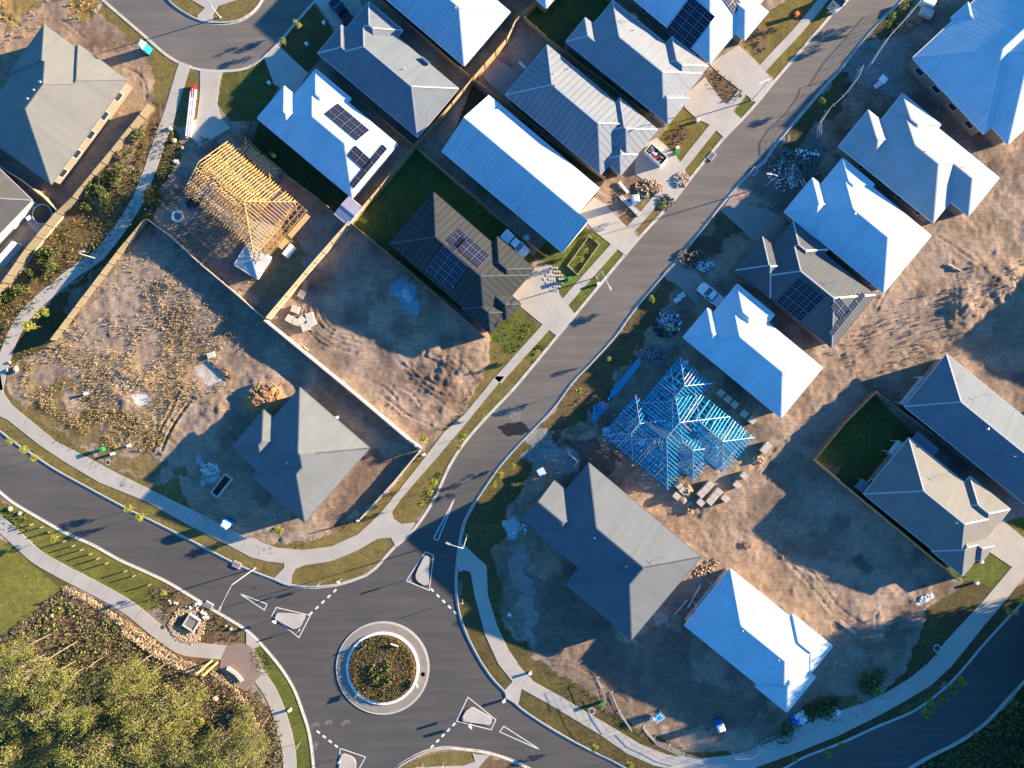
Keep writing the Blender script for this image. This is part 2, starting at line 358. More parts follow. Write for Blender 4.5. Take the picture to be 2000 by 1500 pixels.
def paint(spec, col, veg=0.0, soft=.8, a=None, mixf=1.0, thr=None, var=.22):
    poly = wl(spec) if not isinstance(spec, np.ndarray) else None
    m = mask(poly, soft) if poly is not None else spec
    if thr is not None: m = m & (fbm(thr[0], thr[2] if len(thr) > 2 else 77, 4) > thr[1])
    c = np.array(col); n_ = (1+(f3-.5)*2*var+(f2-.5)*var*1.5)[..., None]
    base[m, :3] = (base[..., :3]*(1-mixf)+c*n_*mixf)[m]
    base[m, 3] = base[m, 3]*(1-mixf)+veg*mixf
    if a is not None: amp[m] = a
OLIVE, LUSH, DKG, MUL, GOLD = (.155,.125,.045), (.10,.12,.025), (.032,.046,.016), (.15,.10,.062), (.30,.215,.115)
base[far, :3] = np.array([.09,.085,.035]); base[far, 3] = .8
# verges and lawns
paint(P("-10,700 10,705 14,760 45,795 110,845 165,885 240,925 310,950 345,935 370,985 400,1012 440,1045 520,1070 600,1055 700,1015 760,960 822,878 860,850 925,770 945,715 965,655 1000,600 1040,640 1090,659 1006,760 932,839 854,969 773,1070 700,1133 607,1150 490,1118 286,1016 104,919 -10,840"), OLIVE, .8, .5, .12)
paint(P("1040,500 1062,478 1100,450 1140,440 1195,478 1222,500 1125,617 1084,578 1076,519"), LUSH, .7, .15, .1)
paint(P("950,650 1012,600 1045,630 1085,655 1040,705 985,690"), LUSH, .7, .3, .1)
paint(P("1235,400 1300,330 1350,352 1315,396 1252,465 1205,430"), (.17,.12,.06), .6, .5, .5)
paint(P("1282,268 1335,205 1416,271 1350,352"), (.14,.12,.03), .7, .3, .12)
paint(P("1300,262 1330,235 1350,258 1318,300"), (.17,.10,.06), .5, .5, .4)
paint(P("1372,150 1400,128 1452,175 1430,205 1410,200"), MUL, .8, .2, .3)
paint(P("1432,220 1458,186 1478,204 1450,234"), LUSH, .7, .1, .1)
paint(P("1450,90 1455,60 1495,30 1560,-20 1660,-25 1626,29 1516,159 1474,117"), (.15,.12,.035), .7, .3, .12)
paint(P("1462,85 1480,50 1505,60 1495,100 1475,110"), MUL, .5, .4, .4)
paint(P("205,0 356,122 350,138 322,205 310,222 300,150 275,92 215,47 190,30"), OLIVE, .8, .4, .12)
paint(P("362,143 389,134 391,185 385,232 355,252 330,240"), OLIVE, .8, .15, .1)
paint(P("437,137 516,108 555,150 512,235 450,238 424,203"), (.085,.09,.025), .8, .2, .1)
paint(P("324,-30 324,0 350,23 390,43 429,48 468,43 515,0 520,-30"), OLIVE, .8, .1, .1)
paint(P("548,86 612,3 650,55 650,90 600,145 575,115"), (.09,.08,.03), .8, .2, .1)
paint(P("-20,975 78,1010 312,1130 330,1178 290,1192 110,1095 40,1040 -20,1000"), (.13,.13,.03), .9, .5, .12)
paint(P("-30,1028 60,1095 135,1140 80,1180 45,1215 -30,1262"), (.17,.165,.036), .5, .5, .1)
paint(P("20,1050 135,1140 122,1150 10,1062"), (.10,.095,.03), .8, .5, .1)
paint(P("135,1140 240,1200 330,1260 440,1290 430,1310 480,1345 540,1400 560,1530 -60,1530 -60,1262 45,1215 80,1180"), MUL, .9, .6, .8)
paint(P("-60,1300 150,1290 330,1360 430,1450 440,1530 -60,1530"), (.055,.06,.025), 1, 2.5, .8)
paint(P("120,1145 225,1200 320,1265 395,1305 380,1320 250,1235 130,1155"), (.34,.22,.11), .3, .7, .8)
paint(P("290,1150 330,1143 420,1190 480,1225 480,1262 440,1255 400,1256 330,1222"), MUL, .8, .4, .5)
paint(P("495,1268 520,1263 550,1300 576,1344 607,1435 615,1520 582,1520 570,1430 540,1350"), LUSH, .8, .2, .15)
paint(P("850,1470 930,1462 960,1478 950,1530 760,1530 790,1490"), OLIVE, .8, .1, .1); paint(P("945,1478 1035,1500 1060,1530 930,1530"), MUL, .8, .2, .3)
paint(P("302,205 330,250 320,300 296,350 275,400 255,440 180,520 100,575 50,620 20,670 -20,700 -20,600 127,420 156,390"), (.135,.092,.042), .9, .6, .8)
paint(P("330,240 352,262 358,300 330,350 300,425 270,470 230,520 110,664 45,705 15,720 40,640 110,580 200,505 270,410 300,340"), (.08,.068,.026), .9, .5, .8)
# golden dry grass of the western lot
paint(P("30,720 60,680 110,664 200,690 300,700 420,640 450,600 470,660 440,760 340,800 300,880 200,870 100,810 30,755"), GOLD, .45, 2.2, 1.3, .7, (4.5, .44))
paint(P("140,560 250,470 330,440 420,500 560,640 480,700 330,640 200,680 120,660"), (.27,.215,.175), .2, 2, 1.2, .75)
paint(P("300,470 470,520 560,640 450,760 330,660"), (.20,.16,.125), .4, 2.5, 1.2, .6, (3, .48, 55))
paint(P("20,700 330,860 380,940 300,950 150,880 50,800"), (.14,.11,.035), .8, 1.5, .6, .8, (3, .47))
# backyards
paint(P("812,291 1010,461 1045,505 948,645 690,440 700,425"), (.065,.09,.022), .7, .1, .1)
paint(P("1024,44 1063,-20 1150,-20 1200,10 1105,82 1100,100 1068,83"), (.06,.08,.022), .7, .1, .1)
paint(P("490,283 510,225 700,395 682,440"), (.05,.058,.018), .6, .1, .1)
paint(P("1701,765 1583,896 1865,1130 1885,1125 1940,1060 1790,850"), (.055,.085,.02), .6, .1, .1)
paint(P("872,300 922,165 1180,352 1100,495"), (.05,.045,.025), .5, .1, .1)
paint(P("1960,1020 2050,1000 2050,1090 1985,1125 1925,1166 1872,1118 1915,1085"), LUSH, .7, .2, .15)
paint(P("560,440 600,480 585,560 520,610 480,560"), (.24,.17,.07), .8, 1.2, .6)
# east verges
paint(P("1007,873 1117,743 1297,531 1380,450 1410,405 1445,450 1350,540 1300,600 1230,700 1180,780 1100,860 1040,900"), (.115,.085,.042), .9, 1.5, .4)
paint(P("1760,-20 1500,310 1530,330 1620,230 1700,110 1810,-20"), (.10,.08,.036), .9, 1.0, .3)
paint(P("1010,873 1060,860 1040,920 1000,990 965,1080 975,1170 1000,1240 1050,1290 1150,1350 1230,1420 1330,1465 1460,1470 1500,1440 1700,1380 1760,1330 1810,1290 1870,1190 1900,1240 1800,1400 1500,1520 1214,1520 1107,1445 984,1354 932,1287 892,1188 893,1075 932,969"), (.10,.082,.032), .9, .8, .2)
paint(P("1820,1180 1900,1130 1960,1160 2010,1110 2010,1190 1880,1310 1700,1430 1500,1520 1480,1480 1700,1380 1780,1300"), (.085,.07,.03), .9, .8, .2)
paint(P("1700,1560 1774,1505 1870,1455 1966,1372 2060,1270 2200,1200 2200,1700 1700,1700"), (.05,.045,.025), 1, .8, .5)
paint(P("1570,1390 1620,1355 1680,1360 1700,1385 1600,1430 1540,1430"), (.12,.11,.03), 1, 1.5, .4, .8)
paint(P("1320,360 1400,400 1440,455 1380,520 1340,500"), (.1,.08,.05), .7, 1.5, .6, .6)
# pale slurry and concrete-dust patches, darker soil patches
paint(P("757,570 772,548 795,543 812,556 822,590 815,612 788,612 770,590"), (.16,.30,.36), 0, .9, .3)
paint(P("785,570 800,560 808,590 795,600"), (.38,.48,.5), 0, .6, .3)
paint(P("983,1012 1012,1010 1022,1030 1010,1052 985,1048"), (.34,.45,.47), 0, .8, .3)
paint(P("1000,1060 1060,1110 1070,1200 1060,1270 1035,1250 1015,1180 990,1100"), (.30,.27,.24), .1, 1.2, .5, .8)
paint(P("1030,850 1110,860 1150,900 1120,940 1050,920"), (.25,.26,.26), .2, 1.6, .6, .8)
paint(P("1110,850 1180,850 1200,920 1130,930"), (.10,.065,.05), .2, 1.5, .6, .8)
paint(P("1700,60 1770,80 1765,180 1700,180 1640,150"), (.27,.26,.25), .2, 1.6, .6, .8)
paint(P("1480,290 1600,270 1620,340 1560,410 1470,400 1450,340"), (.15,.14,.13), .4, 1.5, 1, .8)
paint(P("1230,1180 1330,1160 1400,1330 1350,1420 1250,1400"), (.26,.21,.17), .1, 2, .6, .7)
paint(P("1560,520 1640,560 1700,700 1850,640 1960,560 2010,500 2010,700 1850,760 1700,740 1560,820 1500,900 1450,960 1380,1000 1500,1060 1640,1160 1700,1240 1650,1300 1600,1240 1420,1080 1300,1020 1440,900 1560,760 1620,700"), (.315,.222,.152), .15, 2.5, 1.2, .6)
paint(P("1790,1178 1806,1160 1822,1150 1826,1160 1812,1176 1798,1182"), (.62,.58,.52), 0, .5, .3)
paint(P("230,745 245,735 258,748 250,760"), (.5,.5,.5), 0, .6, .5); paint(P("262,775 285,770 295,785 275,798"), (.5,.5,.5), 0, .6, .4)
paint(P("385,905 430,900 440,930 410,950 385,940"), (.36,.40,.42), 0, 1.2, .5, 1, (.8, .5))
paint(P("380,720 420,715 430,745 400,750"), (.42,.40,.36), 0, .8, .4)
paint(P("1280,1195 1300,1190 1305,1250 1285,1260"), (.34,.36,.34), .2, .9, .5, .8)
paint(P("1545,890 1640,900 1560,990 1490,1030 1440,1020 1480,960"), (.2,.15,.12), .2, 1.5, .5, .6)
paint(P("540,745 560,800 500,830 480,790"), (.40,.20,.08), .2, 1, 1.5)
for spec in ("90,130 255,160 300,225 250,330 180,400 110,355", "0,60 80,40 120,60 60,130 0,190"):
    paint(P(spec), (.32,.225,.15), .15, 1.2, .5, .9)
paint(P("0,-10 60,-10 75,20 30,60 0,75"), (.27,.18,.06), .9, 1.5, 1, .9); paint(P("125,-10 190,-10 180,35 150,40 130,20"), (.26,.17,.05), .9, 1.5, 1, .9)
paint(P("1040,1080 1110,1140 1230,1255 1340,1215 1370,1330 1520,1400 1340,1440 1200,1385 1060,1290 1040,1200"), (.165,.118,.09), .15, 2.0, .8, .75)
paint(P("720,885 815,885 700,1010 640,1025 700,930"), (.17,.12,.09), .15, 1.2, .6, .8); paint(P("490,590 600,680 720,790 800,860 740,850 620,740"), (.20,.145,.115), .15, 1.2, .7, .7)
paint(P("320,440 470,400 560,500 520,610 400,520"), (.21,.145,.10), .2, 1.5, .7, .6)
# heights: undulation, tyre tracks, churned heaps
def near(polys, pad):
    m = np.zeros(SH, bool)
    for p in polys:
        q = list(p)+[p[0]]; m |= mask(p) | (dist_line(q, pad+.5) < pad)
    return m
flat = near([v[1] for v in PATHS.values()]+DRIVES+DRIVES_BLUE+[PLAZA, RAMP], .5)
kd = np.full(SH, 99.0)
for v in KW.values(): kd = np.minimum(kd, dist_line(v, 4))
amp = np.where(flat, 0, amp)*np.clip((kd-1)/2.5, 0, 1)
H = amp*((f2-.5)*.22+(f3-.5)*.16+(fbm(.7, 41, 2)-.5)*.10)
def ruts(specs, wd=.5, dep=.10):
    for s in specs:
        pts = spline(wl(s), 1); d = dist_line(pts, 1.6); dep = dep*.62 if False else dep
        along = vnoise(GX, GY, .45, 5)
        H[:] += np.where(d < 1.6, amp.clip(0, 1)*(-dep*np.exp(-(d/wd*2)**2)*(.5+along)+dep*.8*np.exp(-((d-wd)/.25)**2)*along*1.4), 0)
ruts([Z(11, "1365,60 1290,230 1210,380 1150,540"), Z(11, "1450,140 1340,290 1260,430 1215,540")], .35, .22)
ruts([Z(6, s) for s in ("430,830 400,920 440,1060 560,1170 800,1230", "470,850 490,970 600,1080 830,1160", "440,840 420,960 500,1090 650,1190", "520,880 540,980 640,1070 760,1110")], .3, .12)
churn = [Z(6, s) for s in ("1100,1290 1200,1350 1350,1500 1500,1560", "1180,1300 1300,1400 1400,1480", "1300,1250 1450,1330 1500,1450", "1350,1240 1500,1290 1600,1400", "1450,1250 1580,1300 1680,1420")]
churn += [Z(12, s) for s in ("1050,170 1150,260 1280,320 1360,350", "900,20 1000,60 1100,150", "1100,60 1200,100 1280,200", "1150,20 1280,60 1400,150 1480,220", "1200,-30 1350,20 1500,120", "950,100 1080,190 1200,280")]
ruts(churn, .3, .11)
rt = [Z(24, s) for s in ("700,380 850,330 1050,300 1300,230", "880,600 1000,470 1180,330 1350,200", "560,480 700,560 760,640 700,760", "560,430 640,540 660,680 600,800", "900,330 880,420 960,500 1100,420", "300,-100 500,150 620,300 800,420", "200,-80 420,160 560,340", "420,700 560,780 700,700", "950,650 1150,480 1400,350")]
rt += [Z(14, s) for s in ("0,700 150,500 300,400 450,300", "60,760 200,560 340,450", "-200,900 0,830 120,760", "-100,1150 100,1250 300,1400 500,1500", "-50,1000 120,930 260,880")]
rt += [Z(8, s) for s in ("700,1300 900,1150 1200,950 1500,800 1900,560", "620,1250 850,1080 1100,900 1400,760", "1450,520 1500,700 1490,900", "1350,350 1500,450 1700,600", "1200,700 1400,620 1600,600", "900,900 1000,700 1150,500")]
rt += [Z(23, s) for s in ("300,700 500,720 700,850 900,1000", "1100,700 1200,900 1500,1050", "1300,600 1500,900 1700,1000", "250,200 300,400 450,600", "150,100 200,350 330,600")]
rt += [Z(1, s) for s in ("100,150 250,250 450,150 650,300", "900,500 1050,560 1100,700 1050,850 900,1000", "0,100 150,200")]
ruts(rt, .35, .075)
for s, h_, sg in ((P("855,740"), .35, 5), (P("900,700"), .3, 4), (P("530,770"), .55, 3.2), (P("510,790"), .4, 2.5), (P("420,800"), .4, 2.5), (P("1950,560"), .5, 5), (P("1880,600"), .6, 3), (P("1700,1250"), .3, 3), (P("1390,990"), .2, 2), (P("1330,975"), .5, 1.6), (P("1490,350"), .3, 5), (P("250,750"), .35, 4), (P("1050,850"), .35, 3), (P("1110,1270"), .25, 3)):
    x, y = wl(s)[0]; d = np.hypot(GX-x, GY-y); H += np.where(d < sg*2.5, amp*h_*np.exp(-(d/sg)**2)*(.3+1.4*fbm(1.4, 61, 3)), 0)
rm = mask(road_main) | mask(road_right) | mask(road_court)
H = np.clip(H, -.3, 1.2); H[rm | (kd < .28)] = -.16
H[far] = 0; base[..., :3] = np.clip(base[..., :3], .004, .9)
ny_, nx_ = SH; V = np.stack([GX, GY, H], -1).reshape(-1, 3)
ii = (np.arange(ny_-1)[:, None]*nx_+np.arange(nx_-1)[None]).ravel()
F = np.stack([ii, ii+1, ii+nx_+1, ii+nx_], -1)
me = bpy.data.meshes.new('ground'); me.vertices.add(len(V)); me.vertices.foreach_set('co', V.ravel())
me.loops.add(F.size); me.loops.foreach_set('vertex_index', F.ravel()); me.polygons.add(len(F))
me.polygons.foreach_set('loop_start', np.arange(0, F.size, 4)); me.polygons.foreach_set('loop_total', np.full(len(F), 4))
me.polygons.foreach_set('use_smooth', np.ones(len(F), bool)); me.update(calc_edges=True)
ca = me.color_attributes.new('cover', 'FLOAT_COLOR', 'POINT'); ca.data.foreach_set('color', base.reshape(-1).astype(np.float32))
m, t, b = new_mat('land_cover'); at = N(t, 'ShaderNodeVertexColor', layer_name='cover'); g = N(t, 'ShaderNodeNewGeometry').outputs['Position']
n1, n2, n3 = noise(t, g, 1.3, 8, .72), noise(t, g, 5.5, 6, .8), noise(t, g, .28, 4)
c = mul(t, at.outputs['Color'], ramp(t, n1, [(.3, (.72,.71,.70)), (.52, (1.0,1.0,1.0)), (.72, (1.24,1.22,1.18))]))
c = mul(t, c, ramp(t, n3, [(.35, (.88,.90,.93)), (.65, (1.1,1.07,1.03))]))
vegc = mul(t, c, ramp(t, n2, [(.34, (.42,.45,.4)), (.5, (1,1,1)), (.66, (1.55,1.5,1.3))]))
mx = N(t, 'ShaderNodeMix', data_type='RGBA'); t.links.new(at.outputs['Alpha'], mx.inputs[0]); t.links.new(c, mx.inputs[6]); t.links.new(vegc, mx.inputs[7])
# small dark and pale stones scattered over the soil
vo = N(t, 'ShaderNodeTexVoronoi'); vo.inputs['Scale'].default_value = 1.6; t.links.new(g, vo.inputs['Vector'])
peb = ramp(t, vo.outputs['Distance'], [(.10, (.5,.48,.47)), (.16, (1,1,1))])
t.links.new(mul(t, mx.outputs[2], peb, .7), b.inputs['Base Color']); b.inputs['Roughness'].default_value = .95; b.inputs['Specular IOR Level'].default_value = .2
hs = N(t, 'ShaderNodeMath', operation='ADD'); t.links.new(n1, hs.inputs[0]); t.links.new(n2, hs.inputs[1])
def streak(rot, k):      # scraped and driven-over soil: noise drawn out along one direction
    mp = N(t, 'ShaderNodeMapping'); mp.inputs['Rotation'].default_value = (0, 0, R(rot)); mp.inputs['Scale'].default_value = (.22*k, 2.6*k, 1); t.links.new(g, mp.inputs[0]); return noise(t, mp.outputs[0], 1.0, 5, .65)
sa, sb_ = streak(38, 1), streak(-50, 1.2); n5 = noise(t, g, .09, 3); sel = ramp(t, n5, [(.44, (0,0,0)), (.56, (1,1,1))])
sm = N(t, 'ShaderNodeMix', data_type='FLOAT'); t.links.new(sel, sm.inputs[0]); t.links.new(sa, sm.inputs[2]); t.links.new(sb_, sm.inputs[3])
iv = N(t, 'ShaderNodeMath', operation='SUBTRACT'); iv.inputs[0].default_value = 1; t.links.new(at.outputs['Alpha'], iv.inputs[1])
sk = N(t, 'ShaderNodeMath', operation='MULTIPLY'); t.links.new(sm.outputs[0], sk.inputs[0]); t.links.new(iv.outputs[0], sk.inputs[1])
hs2 = N(t, 'ShaderNodeMath', operation='MULTIPLY_ADD'); hs2.inputs[1].default_value = 1.1; t.links.new(sk.outputs[0], hs2.inputs[0]); t.links.new(hs.outputs[0], hs2.inputs[2])
n6 = noise(t, g, 14, 3, .7); hs3 = N(t, 'ShaderNodeMath', operation='MULTIPLY_ADD'); hs3.inputs[1].default_value = .35; t.links.new(n6, hs3.inputs[0]); t.links.new(hs2.outputs[0], hs3.inputs[2])
bump(t, b, hs3.outputs[0], .7, .15)
base_in = b.inputs['Base Color'].links[0].from_socket; gr = mul(t, base_in, ramp(t, n6, [(.32, (.78,.77,.76)), (.5, (1,1,1)), (.68, (1.2,1.19,1.17))])); gr = mul(t, gr, ramp(t, sm.outputs[0], [(.36, (.88,.88,.88)), (.6, (1.08,1.07,1.06))]))
t.links.new(gr, b.inputs['Base Color'])
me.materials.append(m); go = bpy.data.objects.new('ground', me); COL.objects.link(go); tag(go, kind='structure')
def hgt(x, y):
    j = min(max(np.searchsorted(ay, y), 1), ny_-1); i = min(max(np.searchsorted(ax, x), 1), nx_-1)
    return float(max(H[j-1:j+1, i-1:i+1].max(), 0))

# ------------------------------------------------------------------ roads, kerbs, paths, markings
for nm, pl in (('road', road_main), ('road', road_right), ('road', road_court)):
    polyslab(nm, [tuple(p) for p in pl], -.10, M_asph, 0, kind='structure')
kb, gt = MB(), MB()
for v in KW.values():
    ribbon(gt, v, -.30, .02, -.09, None); ribbon(kb, v, -.47, -.27, .05, -.16)
gt.build('gutter', M_kerb, kind='structure'); kb.build('kerb', M_kerb, kind='structure')
for k, (l, pl) in PATHS.items(): polyslab('footpath', pl, .045, M_path, .12, kind='structure')
for pl in DRIVES: polyslab('driveway', pl, .049, M_conc, .12, kind='structure')
for pl in DRIVES_BLUE: polyslab('driveway', pl, .053, M_apron, .12, kind='structure')
polyslab('patio', PATIO, .05, M_apron, .12, kind='structure'); polyslab('plaza', PLAZA, .057, M_plaza, .12, kind='structure'); polyslab('plaza_ramp', RAMP, .061, M_conc, .12, kind='structure')
# saw-cut joints across the paths
jt = MB(); M_joint = plain('dark_path_joint', (.16,.14,.12), .9)  # joints are thin dark strips
for cl, wpx in ((P("353,150 334,215 312,275 290,340 264,401 229,454 190,500 146,531 105,564 70,594 42,626 21,666"), 22), (P("1000,716 1065,640 1110,583 1198,484 1263,412 1328,330 1390,252"), 16), (P("0,1023 70,1086 160,1136 253,1188 331,1250"), 27), (P("30,800 100,850 180,905 260,947 340,990 420,1035 500,1070"), 31), (P("1000,1310 1060,1356 1133,1399 1200,1440 1284,1484"), 27), (P("935,1123 941,1175 959,1232 981,1287"), 26)):
    c = spline(wl(cl), .5)
    for k in range(6, len(c)-2, 6):
        a, b_ = np.array(c[k]), np.array(c[k+1]); d = (b_-a)/np.linalg.norm(b_-a); n_ = np.array([-d[1], d[0]])*wpx*S/2*.97
        jt.bar((a[0]-n_[0], a[1]-n_[1], .047), (a[0]+n_[0], a[1]+n_[1], .047), .035, .004)
jt.build('path_joints', M_joint, kind='structure')
# roundabout: outer mountable apron, white inner kerb, planted island
def ringb(mb, r0, r1, z, zb, n=96):
    c = [(RC[0]+math.cos(2*math.pi*k/n), RC[1]+math.sin(2*math.pi*k/n)) for k in range(n+1)]
    A = [(RC[0]+r0*math.cos(2*math.pi*k/n), RC[1]+r0*math.sin(2*math.pi*k/n)) for k in range(n)]; B = [(RC[0]+r1*math.cos(2*math.pi*k/n), RC[1]+r1*math.sin(2*math.pi*k/n)) for k in range(n)]
    vs = [(*p, z) for p in A]+[(*p, z) for p in B]+[(*p, zb) for p in A]+[(*p, zb) for p in B]; fs = []
    for i in range(n):
        j = (i+1) % n; fs += [(i, n+i, n+j, j), (n+i, 3*n+i, 3*n+j, n+j), (i, j, 2*n+j, 2*n+i)]
    mb.add(vs, fs)
rr = empty('roundabout', (0,0,0), kind='structure')
q = MB(); ringb(q, 7.42, 7.75, .0, -.12); q.build('outer_kerb', M_kerb, rr)
q = MB(); ringb(q, 6.05, 7.43, .03, -.12); q.build('apron', M_apron, rr)
q = MB(); ringb(q, 5.62, 6.06, .20, -.12); q.build('inner_kerb', M_whitep, rr, bevel=.03)
nn = 64; q = MB(); vs = [(RC[0], RC[1], .55)]; fs = []
for j, (r_, z_) in enumerate(((1.5,.5), (3,.4), (4.5,.25), (5.64,.15))):
    vs += [(RC[0]+r_*math.cos(2*math.pi*k/nn), RC[1]+r_*math.sin(2*math.pi*k/nn), z_) for k in range(nn)]
for k in range(nn): fs.append((0, 1+k, 1+(k+1) % nn))
for j in range(3):
    for k in range(nn): a = 1+j*nn; fs.append((a+k, a+nn+k, a+nn+(k+1) % nn, a+(k+1) % nn))
q.add(vs, fs).build('garden_bed', M_mulch, rr, smooth=True)
ZR = -.10
def line(mb, pts, wd=.13, closed=True, z=ZR+.006):
    n = len(pts)
    for i in range(n if closed else n-1):
        a, b_ = Vector((*pts[i], z)), Vector((*pts[(i+1) % n], z)); d = (b_-a).normalized()*wd*.45
        mb.bar(a-d, b_+d, wd, .006+.0015*(i % 2))
mk = MB()
ISL = {'west': (Z(22, "190,295 445,355 360,522 155,360"), Z(22, "188,348 200,336 290,338 395,350 406,358 400,385 372,438 345,452 315,455 250,420 182,378")),
       'north': (Z(12, "1310,1300 1372,1325 1340,1590 1168,1518"), Z(12, "1305,1330 1325,1328 1338,1345 1340,1400 1334,1545 1300,1550 1258,1525 1240,1500 1238,1470 1255,1425")),
       'east': (Z(22, "1630,970 1840,1140 1805,1215 1545,1150"), Z(22, "1650,1045 1670,1045 1795,1115 1810,1135 1808,1165 1790,1178 1600,1150 1588,1135 1592,1110 1620,1065")),
       'south': (Z(22, "670,1355 860,1420 800,1530 800,1640 650,1640"), Z(22, "682,1396 700,1394 755,1412 780,1435 790,1460 782,1620 660,1620 664,1480"))}
for k, (o_, i_) in ISL.items():
    line(mk, wl(o_)); pl = wl(i_)
    polyslab('traffic_island', pl, .05, M_conc, .18, label={'west':'white concrete splitter island on the west arm of the roundabout','north':'white concrete splitter island half shaded on the north arm of the roundabout','east':'white concrete splitter island on the south-east arm of the roundabout','south':'white concrete splitter island cut by the bottom edge on the south arm'}[k], cat='traffic island', group='splitter islands round the roundabout')
for a, b_, c_ in (P("468,1160 521,1180 516,1192"), P("889,971 855,1056 847,1052"), P("1055,1465 984,1419 976,1430")): line(mk, wl([a, b_, c_]))
for s, n_ in (("450,340 630,170", 5), ("1362,165 1535,335", 5), ("1525,1175 1362,1340", 5), ("505,1232 640,1338", 4)):
    a, b_ = [np.array(p) for p in wl(Z(22, s))]
    for k in range(n_):
        c_ = a+(b_-a)*(k/(n_-1)); d = (b_-a)/np.linalg.norm(b_-a)*.33
        mk.bar((*(c_-d), ZR+.006), (*(c_+d), ZR+.006), .32, .006)
def bike(mb, px, py, rz, s=1.0):
    c = W(px, py); f = lambda x, y: (c.x+s*(x*math.cos(rz)-y*math.sin(rz)), c.y+s*(x*math.sin(rz)+y*math.cos(rz)))
    for cx in (-.55, .55):
        pts = [f(cx+.32*math.cos(a*math.pi/6), .32*math.sin(a*math.pi/6)) for a in range(12)]; line(mb, pts, .09)
    line(mb, [f(-.55,0), f(-.2,.5), f(.4,.5), f(.55,0)], .09, False, ZR+.009); line(mb, [f(-.2,.5), f(.05,0), f(.4,.5)], .09, False, ZR+.012); line(mb, [f(-.55,0), f(.05,0)], .09, False, ZR+.015)
mk.build('road_markings', M_white, kind='structure')
mk2 = MB(); bike(mk2, 615, 1418, .2, .9); bike(mk2, 641, 1412, .2, .7); bike(mk2, 675, 1413, .25, .9); bike(mk2, 617, 1457, 1.2, .8)
mk2.build('worn_markings', surf('worn_paint', (.22,.22,.21), .8, .5, 3, 9, .1, .004), kind='structure')
def blotch(name, px, py, rx, ry, rz, mat, seed, z):
    c = W(px, py); r = random.Random(seed); pts = []
    ph = [r.random()*6 for _ in range(5)]
    for k in range(56):
        a = 2*math.pi*k/56; q_ = 1+sum(.13/(i+1)**.6*math.sin((i*2+2)*a+ph[i]) for i in range(5)); x, y = rx*q_*math.cos(a), ry*q_*math.sin(a)
        pts.append((c.x+x*math.cos(rz)-y*math.sin(rz), c.y+x*math.sin(rz)+y*math.cos(rz)))
    polyslab(name, pts, z, mat, 0, kind='structure')
M_wet = surf('wet_dark_asphalt', (.018,.016,.015), .45, .2, 1, 10, .2, .01)
M_dust = surf('dusty_asphalt', (.17,.165,.155), .9, .35, 1.5, 7, .2, .01)
blotch('wet_patch', 1005, 838, 2.2, 1.25, .0, M_wet, 3, ZR+.005); blotch('dust_patch', 1006, 812, .9, 1.1, .3, M_dust, 4, ZR+.009)
blotch('dust_patch', 985, 805, 1.6, .5, .2, M_dust, 9, ZR+.004)
# ------------------------------------------------------------------ houses: unions of hip or gable blocks of equal pitch
PITCH = math.tan(R(24.0))
class Blk:
    def __init__(s, u0, v0, u1, v1, open_=(), dz=0, slope=1.0):
        s.r = (u0, v0, u1, v1); s.dz = dz
        E_ = {'u0': (1,0,-u0), 'u1': (-1,0,u1), 'v0': (0,1,-v0), 'v1': (0,-1,v1)}
        s.dom = list(E_.values()); T = PITCH*slope
        s.pl = {k: (T*a, T*b_, T*c+dz) for k, (a, b_, c) in E_.items() if k not in open_}   # height planes
        s.open = open_
    def h(s, u, v):
        u0, v0, u1, v1 = s.r
        if u < u0-1e-6 or u > u1+1e-6 or v < v0-1e-6 or v > v1+1e-6: return None
        return min(a*u+b_*v+c for a, b_, c in s.pl.values())
def clip(poly, hp, keep=1):
    a, b_, c = hp; out = []; n = len(poly)
    for i in range(n):
        p, q_ = poly[i], poly[(i+1) % n]; dp = keep*(a*p[0]+b_*p[1]+c); dq = keep*(a*q_[0]+b_*q_[1]+c)
        if dp >= -1e-7: out.append(p)
        if (dp > 1e-7 and dq < -1e-7) or (dp < -1e-7 and dq > 1e-7):
            t_ = dp/(dp-dq); out.append((p[0]+(q_[0]-p[0])*t_, p[1]+(q_[1]-p[1])*t_))
    o2 = []
    for p in out:
        if not o2 or abs(p[0]-o2[-1][0])+abs(p[1]-o2[-1][1]) > 1e-5: o2.append(p)
    if len(o2) > 1 and abs(o2[0][0]-o2[-1][0])+abs(o2[0][1]-o2[-1][1]) <= 1e-5: o2.pop()
    if len(o2) < 3: return []
    A = sum(o2[i][0]*o2[(i+1) % len(o2)][1]-o2[(i+1) % len(o2)][0]*o2[i][1] for i in range(len(o2)))
    return o2 if abs(A) > 2e-3 else []
def roof_pieces(bl):
    out = []
    for i, B in enumerate(bl):
        u0, v0, u1, v1 = B.r
        for e, pl in B.pl.items():
            poly = [(u0,v0),(u1,v0),(u1,v1),(u0,v1)]
            for e2, p2 in B.pl.items():
                if e2 != e and poly: poly = clip(poly, tuple(p2[k]-pl[k] for k in range(3)))
            if not poly: continue
            ps = [poly]
            for j, C in enumerate(bl):
                if j == i: continue
                hps = list(C.dom); dead = False
                for p2 in C.pl.values():
                    d = tuple(p2[k]-pl[k] for k in range(3))
                    if abs(d[0])+abs(d[1]) < 1e-6:
                        if abs(d[2]) < 1e-6:
                            if j > i: dead = True          # identical plane: the earlier block keeps it
                        elif d[2] < 0: dead = True
                    else: hps.append(d)
                if dead: continue
                nx = []
                for p_ in ps:
                    rest = p_
                    for hp in hps:
                        o_ = clip(rest, hp, -1)
                        if o_: nx.append(o_)
                        rest = clip(rest, hp, 1)
                        if not rest: break
                ps = nx
            for p_ in ps: out.append((p_, pl, e, i))
    return out
def Hof(bl, u, v):
    return max([x for x in (B.h(u, v) for B in bl) if x is not None], default=None)
